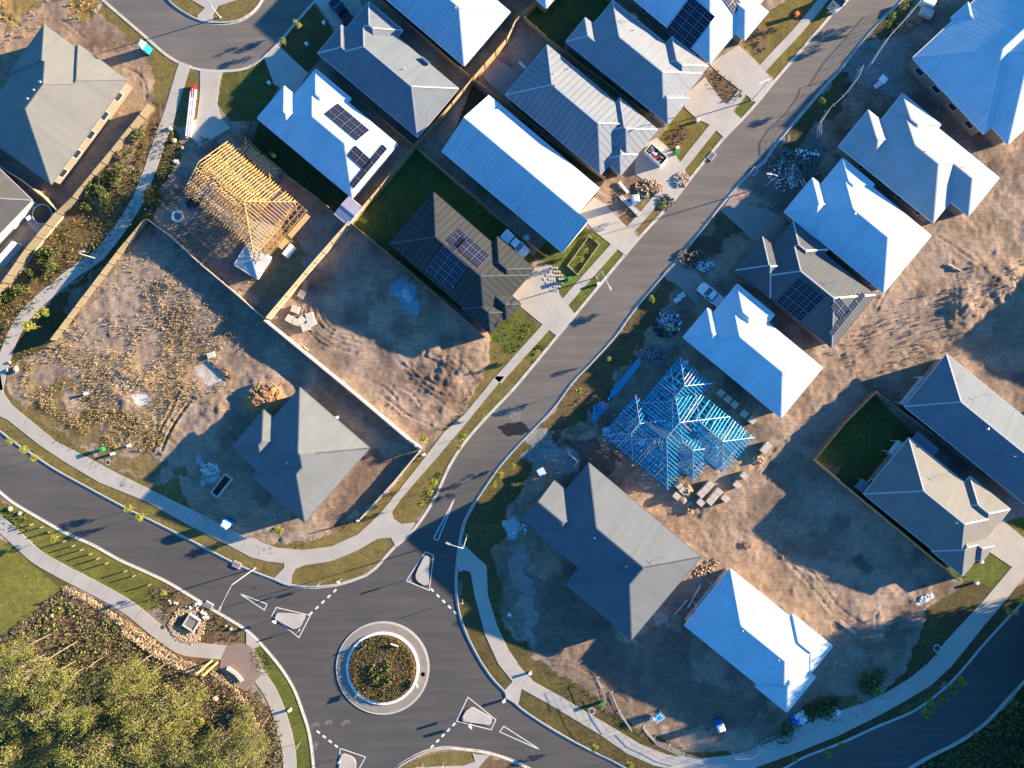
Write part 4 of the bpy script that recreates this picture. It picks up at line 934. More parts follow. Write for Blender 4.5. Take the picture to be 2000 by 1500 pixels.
# ------------------------------------------------------------------ fences and walls
def G(px, py):
    p = W(px, py); return (p.x, p.y)
def fence(pts, hgt_, mat, label, cat='fence', name='timber_fence', cap=False, post=2.4, thick=.05, capm=None, retain=0, group='paling fences between the lots'):
    pts = [G(*p) for p in pts]; root = empty(name, (*pts[0], 0), label=label, cat=cat, group=group); o = pts[0]; pm = None
    pn, ps, cpm, rl = MB(), MB(), MB(), MB(); rr_ = random.Random(int(abs(o[0]*100)))
    for a, b_ in zip(pts[:-1], pts[1:]):
        L = math.dist(a, b_); rz = math.atan2(b_[1]-a[1], b_[0]-a[0]); n_ = max(1, round(L/post)); d = ((b_[0]-a[0])/L, (b_[1]-a[1])/L)
        for k in range(n_):
            c = (a[0]+d[0]*L*(k+.5)/n_-o[0], a[1]+d[1]*L*(k+.5)/n_-o[1]); hh = hgt_+rr_.uniform(-.03, .03)
            pn.box((c[0], c[1], retain+hh/2), (L/n_-.01, thick, hh), rz+rr_.uniform(-.004, .004))
            if cap: cpm.box((c[0], c[1], retain+hgt_+.05), (L/n_-.012, .14, .045), rz)
            if retain: rl.box((c[0], c[1], retain/2), (L/n_-.015, .16, retain), rz)
        for k in range(n_+1):
            c = (a[0]+d[0]*L*k/n_-o[0], a[1]+d[1]*L*k/n_-o[1])
            if pm is None: q_ = MB(); q_.box((0,0,0), (.1, .1, hgt_+retain+.06)); po = q_.build('post', mat, root); pm = po.data
            else: po = bpy.data.objects.new('post', pm); COL.objects.link(po); po.parent = root
            po.location = (c[0]-d[1]*.08, c[1]+d[0]*.08, (retain+hgt_)/2); po.rotation_euler.z = rz
    pn.build('paling_panel', mat, root)
    if cap: cpm.build('capping_rail', capm or mat, root)
    if retain: rl.build('retaining_boards', capm or mat, root)
    return root
fence(P("1063,0 1010,44 990,86 927,159 864,234 812,291"), 1.75, M_fence, "sunlit orange paling fence along the rear lane, upper stretch from the top edge", retain=.3)
fence(P("812,291 776,335 747,370 688,438"), 1.75, M_fence, "sunlit orange paling fence behind the white solar house and lilac shed", retain=.3)
fence(P("688,438 620,515 529,623"), 1.75, M_fence, "sunlit tan paling fence on pale sleepers beside the bare lot with white blocks", retain=.5, capm=M_sleep, cap=True)
fence(P("1024,44 1068,83 1120,124 1265,232"), 1.75, M_fence, "brown fence between the ribbed silver house and the house above it")
fence(P("700,-30 737,0 922,160"), 1.75, M_fence, "shaded fence from the top edge between the white roof and the silver blue roof")
fence(P("640,150 720,215 810,289"), 1.75, M_fence, "shaded fence between the silver blue roof and the white solar house")
fence(P("927,163 990,210 1180,352"), 1.75, M_fence, "shaded fence between the ribbed silver house and the long white gable house")
fence(P("815,293 930,390 1010,461 1066,503"), 1.75, M_fence, "fence between the dark solar house's lawn and the long white gable house")
fence(P("470,262 560,345 623,390 682,440"), 1.75, M_fence, "dark fence between the pine frame lot and the white solar house")
fence(P("690,440 780,514 948,659"), 1.75, M_fence, "fence between the bare lot with the blue patch and the dark solar house")
fence(P("294,431 340,465 395,515"), 1.2, M_fence, "shaded upper stretch of fence below the pine house frame", cap=True, capm=M_sleep)
fence(P("397,517 460,570 520,622"), 1.2, M_fence, "lower stretch of pale topped fence below the pine house frame", cap=True, capm=M_sleep)
fence(P("292,433 240,495 112,664"), 1.8, M_fenceo, "long olive paling fence between the winding footpath and the dry grass lot")
fence(P("302,208 285,232 230,300 156,390 127,418"), 2.0, M_fenceo, "olive fence behind the greige corner house and the garden slope")
fence(P("127,420 70,490 0,588 -30,625"), 2.1, M_fenceo, "olive fence on a pale retaining edge beside the round tank, left edge", capm=M_sleep, retain=.3)
fence(P("-20,305 0,322 60,360 99,390 125,416"), 1.8, M_fence, "brown fence between the two roofs at the left edge", cap=True, capm=M_sleep)
fence(P("1583,896 1640,826 1701,765"), 1.8, M_fenceo, "short olive fence closing the upper left of the dark green backyard")
fence(P("1583,896 1700,993 1865,1130"), 1.8, M_fence, "long brown fence below the beige house at the right")
fence(P("1701,765 1790,830 1960,962"), 1.8, M_fenceo, "olive fence between the beige house and the long silver grey house")
def wall(pts, h_, w_, label, mat=M_sleep):
    pts = [G(*p) for p in pts]; root = empty('retaining_wall', (*pts[0], 0), label=label, cat='wall', group='low pale retaining walls'); o = pts[0]; m_, c_ = MB(), MB()
    for a, b_ in zip(pts[:-1], pts[1:]):
        L = math.dist(a, b_); n_ = max(1, round(L/2.4)); d = ((b_[0]-a[0])/L, (b_[1]-a[1])/L); rz = math.atan2(d[1], d[0])
        for k in range(n_): c = (a[0]+d[0]*L*(k+.5)/n_-o[0], a[1]+d[1]*L*(k+.5)/n_-o[1]); m_.box((*c, h_/2-.05), (L/n_-.02, w_, h_+.1), rz); c_.box((*c, h_+.03), (L/n_-.02, w_+.08, .055), rz)
    m_.build('sleeper_face', mat, root); c_.build('coping', mat, root); return root
wall(P("522,626 600,690 700,772 823,876"), 1.5, .26, "pale topped retaining wall between the bare lot and the grey house's lot")
wall(P("822,880 770,942 706,1012"), .95, .16, "thin pale wall between the grey house's yard and the curved footpath")
wall(P("630,1035 680,1022 706,1013"), .5, .08, "low dark silt barrier at the foot of the grey house's yard", M_dark)

def mesh_fence(pts, label, base=True):
    pts = [G(*p) for p in pts]; root = empty('temporary_fence', (*pts[0], 0), label=label, cat='temporary fence', group='temporary wire fences round the building sites'); o = pts[0]; fr, ms, bs = MB(), MB(), MB()
    for a, b_ in zip(pts[:-1], pts[1:]):
        L = math.dist(a, b_); n_ = max(1, round(L/2.4)); P_ = lambda t_, z: (a[0]+(b_[0]-a[0])*t_-o[0], a[1]+(b_[1]-a[1])*t_-o[1], z)
        for k in range(n_):
            t0, t1 = k/n_, (k+1)/n_
            for zz in (.15, 1.1, 2.0): fr.bar(P_(t0, zz), P_(t1, zz), .045)
            fr.bar(P_(t0, .1), P_(t0, 2.0), .045)
            for q_ in range(1, 12): ms.bar(P_(t0+(t1-t0)*q_/12, .15), P_(t0+(t1-t0)*q_/12, 2.0), .01)
            for q_ in range(1, 8): ms.bar(P_(t0, .15+q_*.23), P_(t1, .15+q_*.23), .01)
            x, y, z = P_(t0, .07); bs.box((x, y, .07), (.6, .22, .13), math.atan2(b_[1]-a[1], b_[0]-a[0])+math.pi/2)
        fr.bar(P_(1, .1), P_(1, 2.0), .045)
    fr.build('frame', M_pole, root); ms.build('wire_mesh', M_pole, root); bs.build('concrete_foot', M_conc, root)
mesh_fence(Z(4, "1220,0 1080,170 950,310 880,410 810,520"), "thin wire site fence beside the street trees at the top right, upper run")
mesh_fence(Z(4, "750,530 720,610 640,720 570,790 510,840 440,950 440,1040"), "curving wire site fence below the blue portable toilet at the top right")
mesh_fence(Z(23, "680,820 710,890 735,965"), "bent wire fence panels nearest the big grey house's corner")
mesh_fence(Z(23, "785,930 845,1070 925,1185"), "leaning wire fence panels between the footpath and the cylinder tank")
mesh_fence(Z(23, "1025,1190 1110,1280 1220,1330 1330,1390 1450,1422"), "wire fence along the curved footpath at the bottom centre")
mesh_fence(Z(24, "-190,1390 -70,1380 70,1280 290,1190 390,1130 500,1110"), "wire fence along the inner side of the footpath, bottom right")

# ------------------------------------------------------------------ street lamps, signs, bollards, boxes
def lamp(foot, head, H_, label, arm=True):
    x, y = G(*foot); root = empty('street_lamp', (x, y, 0), label=label, cat='street lamp', group='grey street lamps')
    h_ = W(*head, H_+.6); e = Vector((h_.x-x, h_.y-y, H_+.6)); m_ = MB()
    m_.tube([(0,0,0), (0,0,.4), (0,0,H_)], [.11, .09, .055], 10); m_.box((0,0,.02), (.4,.4,.06)); m_.build('pole', M_pole, root)
    m_ = MB(); m_.tube([(0,0,H_-.05), (e.x*.35, e.y*.35, H_+.35), (e.x, e.y, H_+.6)], .04, 8); m_.build('arm', M_pole, root)
    d = math.atan2(e.y, e.x); m_ = MB(); m_.box((e.x+.25*math.cos(d), e.y+.25*math.sin(d), H_+.6), (.75, .3, .12), d); m_.build('lamp_head', M_pole, root, bevel=.03)
lamp((498,1110), (430,1187), 9.5, "tall grey street lamp whose arm reaches over the west road near the roundabout")
lamp((912,1046), (878,1063), 9, "grey street lamp on the east kerb just above the roundabout, two arms")
lamp((1468,196), (1484,163), 8, "grey street lamp on the small grass strip between driveways, top of the street")
lamp((430,34), (409,6), 7, "street lamp on the grass at the cul-de-sac island")
lamp((191,506), (157,492), 5, "slim post lamp leaning over the winding west footpath")
lamp((1165,542), (1190,560), 6.5, "street lamp standing on the left verge by the dark solar house's driveway")
lamp((1492,365), (1505,340), 6, "grey lamp pole in the shade by the rubble at the right verge")
def sign(px, py, rz, w_, h_, z0, label, colr=None, cat='road sign', name='road_sign', posts=1, group='road signs round the roundabout'):
    x, y = G(px, py); root = empty(name, (x, y, 0), rz, label=label, cat=cat, group=group); m_ = MB()
    for k in range(posts): xx = 0 if posts == 1 else (-w_*.35+w_*.7*k); m_.tube([(xx,0,0), (xx,0,z0+h_)], .035, 8)
    m_.build('post', M_pole, root); m_ = MB(); m_.box((0,-.05,z0+h_/2), (w_, .02, h_)); m_.build('sign_plate', colr or M_whitep, root)
    return root
sign(801,1131,R(40),.6,.75,1.0,"keep-left sign on the tip of the north splitter island")
sign(672,1220,R(20),.6,.75,1.0,"sign plate beside the west give-way line, far corner") if 0 else None
SG = [(541,1209,-30,"small sign on the tip of the west splitter island"), (586,1228,40,"second small sign at the wide end of the west splitter island"), (906,1397,60,"small sign at the narrow end of the south-east splitter island"), (920,1412,-40,"small sign on the flank of the south-east splitter island"), (666,1480,10,"small sign on the south splitter island at the bottom edge")]
for x, y, a, l in SG: sign(x, y, R(a), .6, .75, .9, l)
for x, y, a, l in ((711,1261,35,"chevron board in the roundabout planting, upper left"), (772,1256,-20,"chevron board in the roundabout planting, top"), (815,1332,-70,"chevron board in the roundabout planting, right"), (698,1353,60,"chevron board in the roundabout planting, lower left")):
    sign(x, y, R(a), 1.3, .45, .55, l, posts=2)
for x, y, a, l in ((625,1139,40,"pale two-post sign on the grass above the roundabout, left one"), (667,1130,-30,"pale two-post sign on the grass above the roundabout, right one"), (904,1171,15,"sign post on the shaded grass strip right of the roundabout"), (586,1450,60,"slim sign post on the grass strip left of the bottom arm"), (826,1491,75,"slim sign post on the bottom grass island, left one"), (866,1489,85,"slim sign post on the bottom grass island, right one")):
    sign(x, y, R(a), .5, .6, 1.7, l)
def bollard(px, py, label):
    x, y = G(px, py); m_ = MB(); m_.box((0,0,.45), (.16,.16,.95)); m_.box((0,0,.94), (.18,.18,.04)); o = m_.build('bollard', M_fenceo); o.location = (x, y, 0); return tag(o, label, 'bollard', 'timber bollards along the park verge')
BO = Z(11, "250,1090 327,1110 388,1145 498,1215 562,1250 624,1280 693,1310 748,1345 812,1380 953,1440 1015,1475")+Z(21, "1133,118")
ORD = "first second third fourth fifth sixth seventh eighth ninth tenth eleventh twelfth thirteenth fourteenth fifteenth sixteenth seventeenth eighteenth nineteenth twentieth".split()
for k, p in enumerate(BO): bollard(*p, f"{ORD[k]} timber bollard from the left along the park verge")
def lid(px, py, r_, mat, label, ring=True, z=.02):
    x, y = G(px, py); root = empty('manhole_cover', (x, y, 0), label=label, cat='manhole cover', group='round manhole covers')
    m_ = MB(); m_.tube([(0,0,-.12), (0,0,z+.02)], r_, 24); m_.build('lid', mat, root)
    if ring: m_ = MB(); m_.tube([(0,0,-.12), (0,0,z+.005)], r_*1.5, 24); m_.build('collar', M_kerb, root)
M_lid = plain('rusty_lid', (.10,.065,.055), .7, .3)
lid(211,903,.34,M_lid,"round manhole with pale collar in the grass above the west road")
lid(498,1148,.40,M_lid,"reddish manhole cover in the asphalt left of the roundabout",False,-.10)
lid(826,1317,.36,M_lid,"dark manhole cover in the roundabout's concrete apron",False,.01)
lid(1445,187,.34,M_lid,"manhole cover between the top driveways",False,.045)
lid(1156,1389,.40,M_lid,"manhole with pale collar in the grass beside the lower footpath")
lid(1830,1266,.42,M_dark,"manhole ring in the shaded grass by the right footpath")
lid(1014,696,.3,M_lid,"brown manhole cover beside the footpath, middle of the street",True)
lid(318,1225,.34,M_lid,"brown lid at the edge of the park footpath",False,.046)
def grate(px, py, rz, label, w_=1.1, d_=.7):
    x, y = G(px, py); root = empty('drain_grate', (x, y, 0), rz, label=label, cat='drain', group='kerb drain grates')
    m_ = MB(); m_.box((0,0,.03), (w_+.3, d_+.3, .16)); m_.build('surround', M_kerb, root); m_ = MB()
    m_.box((0,0,.10), (w_, d_, .02)); m_.build('pit', M_dark, root); m_ = MB()
    for k in range(6): m_.box((0, -d_/2+d_*(k+.5)/6, .125), (w_, .04, .03))
    m_.build('bars', M_pole, root)
grate(1390,305,R(52),"kerb drain grate on the left kerb by the skip's driveway"); grate(1473,335,R(52),"kerb drain grate on the shaded right kerb opposite the skip")
grate(408,1182,R(-30),"kerb drain grate near the tall lamp on the park side"); grate(463,1103,R(-25),"kerb drain grate on the upper kerb of the west road")
for x, y, l in ((170,769,"small white service box on the grass at the left"),(700,1015,"white marker post at the corner of the thin pale wall"),(634,47,"small white box on the court's grass"),(600,88,"pale service lid in the middle of the court's lawn"),(527,164,"white service box beside the white house's driveway"),(995,1199,"white pillar box on the shaded grass right of the roundabout"),(984,1367,"white service box at the pram ramp right of the roundabout"),(567,1385,"white service box on the grass strip left of the bottom arm"),(1035,1313,"white marker on the grass above the lower right path"),(1362,237,"white service box in the bed by the top driveway"),(1905,1137,"white service box in the lawn below the beige house"),(1914,1096,"grey meter box at the corner of the beige house"),(828,888,"white service pillar at the lower end of the pale wall"),(660,815,"pale window hood lying at the grey house's eave"),(1322,290,"pale meter box on the lawn strip by the skip"),(1168,555,"white mail box on the verge opposite the white ute"),(222,886,"pale stone block beside the green marker bin"),(254,870,"pale pipe end lying in the dry grass")):
    q = MB(); gx, gy = G(x, y); q.box((0,0,.3), (.45,.4,.62), .4); q.box((0,0,.63), (.52,.46,.05), .4); o = q.build('service_box', M_whitep, bevel=.02); o.location = (gx, gy, 0); tag(o, l, 'service box', 'small white service boxes')

# ------------------------------------------------------------------ portable toilets, bins, skip, tank
def toilet(px, py, rz, mat, label):
    x, y = G(px, py); root = empty('portable_toilet', (x, y, 0), rz, label=label, cat='portable toilet', group='portable toilets on the building sites')
    m_ = MB(); m_.box((0,0,1.1), (1.15,1.15,2.1)); m_.build('cabin', mat, root, bevel=.05)
    m_ = MB(); m_.add([(-.62,-.62,2.15),(.62,-.62,2.15),(.62,.62,2.15),(-.62,.62,2.15),(-.35,-.45,2.38),(.35,-.45,2.38),(.35,.45,2.38),(-.35,.45,2.38)], [(0,1,5,4),(1,2,6,5),(2,3,7,6),(3,0,4,7),(4,5,6,7),(3,2,1,0)]); m_.build('roof', M_whitep, root, bevel=.03)
    m_ = MB(); m_.box((0,-.6,1.05), (.75,.04,1.9)); d_ = m_.build('door', M_whitep, root); m_ = MB(); m_.box((.28,-.64,1.05), (.05,.04,.16)); m_.build('handle', M_dark, d_)
    m_ = MB(); m_.tube([(.45,.45,2.1),(.45,.45,2.7)], .05, 8); m_.build('vent_pipe', M_dark, root); m_ = MB(); m_.box((0,0,.05), (1.25,1.25,.1)); m_.build('skid', M_dark, root)
toilet(290,99,R(-32),M_cyan,"bright blue portable toilet with white roof on the cul-de-sac verge")
toilet(449,1020,R(60),M_blue,"blue portable toilet with pale roof beside the lower left footpath")
toilet(1712,166,R(-40),M_blue,"blue portable toilet in the shade at the top right")
toilet(1401,1410,R(20),M_blue,"blue portable toilet on bare ground at the bottom, right of the frame trolley")
toilet(1237,394,R(10),M_cyan,"blue portable toilet with dome roof beside green hoses by the street")
def wbin(px, py, rz, label, mat=M_green, lidm=None):
    x, y = G(px, py); root = empty('wheelie_bin', (x, y, 0), rz, label=label, cat='bin'); m_ = MB()
    m_.add([(-.22,-.24,.05),(.22,-.24,.05),(.22,.24,.05),(-.22,.24,.05),(-.28,-.32,.95),(.28,-.32,.95),(.28,.32,.95),(-.28,.32,.95)], [(0,1,5,4),(1,2,6,5),(2,3,7,6),(3,0,4,7),(4,5,6,7),(3,2,1,0)]); m_.build('body', mat, root, bevel=.02)
    m_ = MB(); m_.box((0,0,.99), (.62,.7,.07)); m_.build('lid', lidm or mat, root, bevel=.02)
    for s_ in (-1, 1): m_ = MB(); m_.tube([(s_*.27,.3,.1),(s_*.33,.3,.1)], .1, 12); m_.build('wheel', M_black, root)
wbin(204,877,.4,"green marker bin on the grass between dry lot and footpath"); wbin(1175,1371,.3,"green bin on the grass by the lower footpath")
wbin(539,308,.8,"yellow lidded bin beside the white solar house",M_dark,M_yel); wbin(533,303,.8,"red lidded bin beside the white solar house",M_dark,M_red)
wbin(1111,546,.3,"green bin on the lawn edge by the dotted pavers"); wbin(1320,300,.5,"green bin on the lawn strip by the skip")
wbin(1553,32,.5,"orange barrel by the top footpath",M_orange)
def skip(px, py, rz, L, w_, label, fill, mat=M_whitep):
    x, y = G(px, py); root = empty('skip_bin', (x, y, 0), rz, label=label, cat='skip'); m_ = MB(); t_ = .09
    m_.box((0,0,.06), (L-.2, w_-.1, .1)); 
    for s_ in (-1, 1): m_.box((0, s_*(w_/2-t_/2), .65), (L, t_, 1.2)); m_.box((s_*(L/2-t_/2), 0, .65), (t_, w_-2*t_-.01, 1.2))
    m_.build('body', mat, root); r_ = random.Random(int(px)); m_ = MB(); m_.box((0,0,.35), (L-.25, w_-.25, .5)); m_.build('rubbish_base', M_dark, root)
    if fill:
        for q_, mt in enumerate((M_whitep, M_red, M_cyan, M_grey, M_timber, M_dark, M_grey, M_sleep)):
            m_ = MB()
            for _ in range(5): m_.box((r_.uniform(-L/2+.4, L/2-.4), r_.uniform(-w_/2+.3, w_/2-.3), .72+r_.uniform(0,.35)), (r_.uniform(.2,.9), r_.uniform(.1,.4), r_.uniform(.05,.3)), r_.uniform(0,3))
            m_.build('rubbish', mt, root)
skip(1279,306,R(-41),3.6,1.75,"open white skip full of coloured rubbish on the driveway",True)
skip(437,947,R(52),3.9,1.35,"narrow empty timber edged pit box beside the grey house",False,M_sleep)
x, y = G(90, 421); tr = empty('round_water_tank', (x, y, 0), label="round dark trampoline like tank between the roof and olive fence", cat='tank'); m_ = MB(); m_.tube([(0,0,0),(0,0,.9)], 1.55, 36); m_.build('drum', M_dark, tr); m_ = MB()
for k in range(36): a, b_ = 2*math.pi*k/36, 2*math.pi*(k+1)/36; m_.bar((1.6*math.cos(a),1.6*math.sin(a),.92), (1.6*math.cos(b_),1.6*math.sin(b_),.92), .12)
m_.build('rim', M_tank, tr)
x, y = G(347, 423); tr = empty('coiled_pipe', (x, y, 0), label="white coil of pipe lying below the pine frame", cat='pipe coil'); m_ = MB()
for j, (r_, z_) in enumerate(((.95,.12),(.8,.3),(.68,.14),(.9,.34))): m_.tube([(r_*math.cos(k*math.pi/16)+.04*j, r_*math.sin(k*math.pi/16), z_) for k in range(33)], .07, 6)
m_.build('pipe', M_whitep, tr)
# park bench wall, drain pit, timber steps
def bench_wall(px, py):
    x, y = G(px, py); root = empty('curved_seat', (x, y, 0), label="curved pale timber seat on the brown plaza", cat='bench'); m_, b2 = MB(), MB(); c = np.array(G(429,1345)); 
    pts = [np.array(G(*p)) for p in spline(Z(21, "1712,742 1765,775 1800,810 1825,842"), 4)]
    for a, b_ in zip(pts[:-1], pts[1:]): m_.bar((a[0]-x, a[1]-y, .47), (b_[0]-x, b_[1]-y, .47), .5, .08); b2.bar((a[0]-x, a[1]-y, .2), (b_[0]-x, b_[1]-y, .2), .35, .44)
    m_.build('seat', M_sleep, root); b2.build('base', M_conc, root)
bench_wall(460,1315)
x, y = G(376,1215); dp = empty('drain_pit', (x, y, 0), R(-32), label="square grated pit in golden gravel near the park path", cat='drain'); m_ = MB()
for s_ in (-1, 1): m_.box((s_*1.0,0,.25), (.22,2.3,.6)); m_.box((0,s_*1.05,.25), (1.78,.22,.6))
m_.build('rim', M_kerb, dp); m_ = MB()
for k in range(9): m_.box((0,-.85+k*.21,.45), (1.78,.05,.05))
m_.build('grate', M_pole, dp); m_ = MB(); m_.box((0,0,.1), (1.75,1.85,.1)); m_.build('floor', M_dark, dp)
for k, (a, b_, l) in enumerate(((Z(21,"1530,745")[0], Z(21,"1595,690")[0], "thick timber post lying near the plaza, upper one"), (Z(21,"1575,760")[0], Z(21,"1635,705")[0], "thick timber post near the plaza, lower one"))):
    p0, p1 = G(*a), G(*b_); m_ = MB(); m_.tube([(0,0,2.6), (p1[0]-p0[0], p1[1]-p0[1], 0)], .16, 10); o = m_.build('timber_pole', M_timber); o.location = (*p0, 0); tag(o, l, 'pole', 'leaning timber poles')

# ------------------------------------------------------------------ vehicles
def ute(px, py, rz, paint_, label, L=5.2, w_=1.86, tub=True, cat='ute'):
    x, y = G(px, py); root = empty('parked_ute', (x, y, .0), rz, label=label, cat=cat, group='utes parked on the estate'); h = w_/2
    prof = [(-L/2,.45),(-L/2,.95),(-L/2+.08,1.02),(-.55,1.03),(L/2-1.45,1.03),(L/2-.35,.90),(L/2-.05,.72),(L/2,.45)]
    m_ = MB(); n = len(prof); sec = []
    for sx, k in ((-1, .0), (-.93, .0), (.93, .0), (1, .0)): pass
    ys = [-h, -h*.94, h*.94, h]
    vs = []
    for yi, yy in enumerate(ys):
        e = yi in (0, 3)
        for (px_, pz) in prof: 
            tp = .10*max(0, (abs(px_)-L*.36)/(L*.14))
            vs.append((px_*(.985 if e else 1), yy*(1-tp), pz-(.10 if e and pz > .6 else 0)))
    fs = []
    for yi in range(3):
        for k in range(n): fs.append((yi*n+k, yi*n+(k+1) % n, (yi+1)*n+(k+1) % n, (yi+1)*n+k))
    fs += [tuple(range(n))[::-1], tuple(range(3*n, 4*n))]
    m_.add(vs, fs); m_.build('body', paint_, root, smooth=False, bevel=.04)
    # cabin with glass band and painted roof
    c0, c1 = -.75, L/2-1.35; z0, z1 = 1.03, 1.68
    b_ = [(c0,-h*.92,z0),(c1,-h*.92,z0),(c1,h*.92,z0),(c0,h*.92,z0)]; t_ = [(c0+.22,-h*.76,z1),(c1-.75,-h*.76,z1),(c1-.75,h*.76,z1),(c0+.22,h*.76,z1)]
    m_ = MB(); m_.add(b_+t_, [(0,1,5,4),(1,2,6,5),(2,3,7,6),(3,0,4,7)]); m_.build('windows', M_glass, root)
    m_ = MB(); m_.add([(p[0],p[1],z1-.03) for p in t_]+[(p[0]*.98+.0,p[1]*.93,z1+.05) for p in t_], [(0,1,5,4),(1,2,6,5),(2,3,7,6),(3,0,4,7),(4,5,6,7),(3,2,1,0)]); m_.build('roof', paint_, root, bevel=.02)
    m_ = MB()
    for (p, q_) in zip(b_, t_): m_.bar(p, q_, .07)
    mx_ = (c0+c1-.6)/2
    for s_ in (-1, 1): m_.bar((mx_, s_*h*.92, z0), (mx_, s_*h*.77, z1), .08)
    m_.build('pillars', paint_, root)
    tr = (-L/2+.1, c0-.05); m_ = MB()
    if tub: m_.box(((tr[0]+tr[1])/2, 0, 1.065), (tr[1]-tr[0]-.1, w_-.34, .05)); m_.build('tray_liner', M_dark, root)
    else: m_.box(((tr[0]+tr[1])/2, 0, 1.22), (tr[1]-tr[0]-.02, w_-.12, .34)); m_.build('tray_cover', paint_, root, bevel=.04)
    for sx in (-1.6, 1.65):
        for s_ in (-1, 1):
            m_ = MB(); m_.tube([(sx, s_*(h-.2), .37), (sx, s_*(h+.01), .37)], .37, 18); wh = m_.build('wheel', M_black, root)
            m_ = MB(); m_.tube([(sx, s_*(h+.012), .37), (sx, s_*(h+.03), .37)], .22, 14); m_.build('rim', M_alu, wh)
    for s_ in (-1, 1):
        m_ = MB(); m_.box((L/2-.14, s_*h*.72, .80), (.16,.34,.13)); m_.build('headlight', M_alu, root); m_ = MB(); m_.box((-L/2+.02, s_*h*.86, .82), (.06,.16,.26)); m_.build('taillight', M_red, root)
        m_ = MB(); m_.box((c1-.55, s_*(h+.08), 1.12), (.12,.2,.16)); m_.build('side_mirror', paint_, root)
    return root
ute(1386,578,R(139),M_carw,"white ute parked on the shaded driveway beside the bright white house",4.9,1.95,False)
ute(669,27,R(128),M_carb,"dark navy ute in the shade in front of the silver blue house",5.2,1.9)
ute(1640,3,R(-133),M_carw,"white ute with dark tray on the left of the road at the top edge",5.2,1.9)
ute(1006,478,R(-42),M_carw,"white ute between the dark solar house and the fence",5.3,1.9,False)

# ------------------------------------------------------------------ building materials lying about
def pallet(px, py, rz, label, w_=1.15, d_=1.0, h_=.85, mat=M_pallet, grp='pallets of pale blocks'):
    x, y = G(px, py); root = empty('block_pallet', (x, y, hgt(x, y)*.4), rz, label=label, cat='pallet of blocks', group=grp); m_ = MB(); r_ = random.Random(int(px*7+py))
    for i in range(3):
        for j in range(4):
            for k in range(3): m_.box((-w_/2+w_*(i+.5)/3, -d_/2+d_*(j+.5)/4, .16+h_*(k+.5)/3*.93), (w_/3-.012, d_/4-.012, h_/3*.93-.008), r_.uniform(-.01,.01))
    m_.build('blocks', mat, root); m_ = MB()
    for k in range(5): m_.box((-w_/2+w_*(k+.5)/5, 0, .12), (.14, d_, .02))
    for k in range(3): m_.box((0, -d_/2+d_*(k+.5)/3, .055), (w_, .1, .1))
    m_.build('pallet_base', M_timber, root); return root
def zs(x, y): return (1140+x*.2067, 690+y*.2067)
PL = [(1285,375,'upper left of the row beside the bright white house'),(1350,430,'second of the row beside the bright white house'),(1413,480,'third of the row beside the bright white house'),(1505,570,'fourth, half shaded, right of the steel frame'),(1575,630,'fifth and lowest right of the steel frame, in the sun'),
 (1180,1235,'top of the left column in the big group below the steel frame'),(1140,1280,'middle of the left column in the big group'),(1098,1322,'bottom of the left column in the big group'),(1262,1300,'top of the right column in the big group'),(1222,1345,'middle of the right column in the big group'),(1182,1390,'bottom of the right column in the big group'),(1325,1365,'right outlier of the big group'),(1093,1402,'lower left outlier of the big group'),
 (885,1240,'upper one of the trio at the frame\'s bottom corner'),(928,1292,'right one of the trio at the frame\'s bottom corner'),(866,1340,'lowest of the trio at the frame\'s bottom corner'),(1503,1150,'alone, upper of two right of the big group'),(1437,1235,'alone, lower of two right of the big group'),(1690,910,'left half of the pair far right of the frame'),(1725,868,'right half of the pair far right of the frame')]
for x, y, l in PL: pallet(*zs(x, y), R(-41), "pale block pallet, "+l)
for (x, y, a, l) in ((340,902,-20,'topmost white one'),(300,975,-30,'leftmost one'),(352,998,-15,'lower left one'),(388,985,50,'tilted middle one'),(448,955,15,'rightmost upper one'),(416,1038,20,'lowest one'),(463,1000,30,'rightmost lower one')):
    pallet(490+x*.26, 370+y*.26, R(a), f"pale block pallet on the bare lot with the blue patch, {l}", 1.25, 1.15, .55, M_sleep, 'white block pallets on the bare lot')
def planks(px, py, rz, L, n_, wd, mat, label, name='timber_stack', cat='stack of timber', sp=.12, jit=.05, layers=2):
    x, y = G(px, py); r_ = random.Random(int(px*3+py)); m_ = MB()
    for l_ in range(layers):
        for k in range(n_): m_.box((r_.uniform(-.15,.15)*L*.2, (k-(n_-1)/2)*sp+r_.uniform(-.01,.01), .1+.1*l_), (L*r_.uniform(.85,1), wd, .08), r_.uniform(-jit, jit))
    m_.box((-L*.3,0,.03), (.1, n_*sp, .06)); m_.box((L*.3,0,.031), (.1, n_*sp, .06))
    o = m_.build(name, mat); o.location = (x, y, .02); o.rotation_euler.z = rz; return tag(o, label, cat)
planks(1222,738,R(52),7.6,4,.16,M_steel,"long bundle of blue steel channels left of the steel frame",cat='steel bundle',name='steel_bundle',sp=.24,jit=.01,layers=4)
planks(1207,757,R(50),5.5,2,.14,M_steel,"thin blue steel lengths beside the long bundle",cat='steel bundle',name='steel_bundle',sp=.2,jit=.02)
planks(375,222,R(84),8.5,3,.2,M_whitep,"long bright white steel beams standing upright on the verge by the court",cat='steel beams',name='steel_beam_stack',sp=.33,jit=.01,layers=5)
planks(379,180,R(87),2.3,2,.2,M_red,"short dark red beams above the white ones",cat='steel beams',name='steel_beam_stack',sp=.3,jit=.01,layers=5)
planks(1685,1104,R(-42),3.8,5,.1,M_fenceo,"flat dark rack of rails in the shade of the beige house",cat='rails',name='rail_stack',sp=.38,jit=.0)
planks(1558,340,R(-60),5.0,2,.2,M_sleep,"two pale planks lying across the rubble at the top right",sp=.5)
planks(1545,350,R(-62),3.0,4,.3,M_whitep,"pale boards in the debris heap by the right verge",sp=.36,jit=.2)
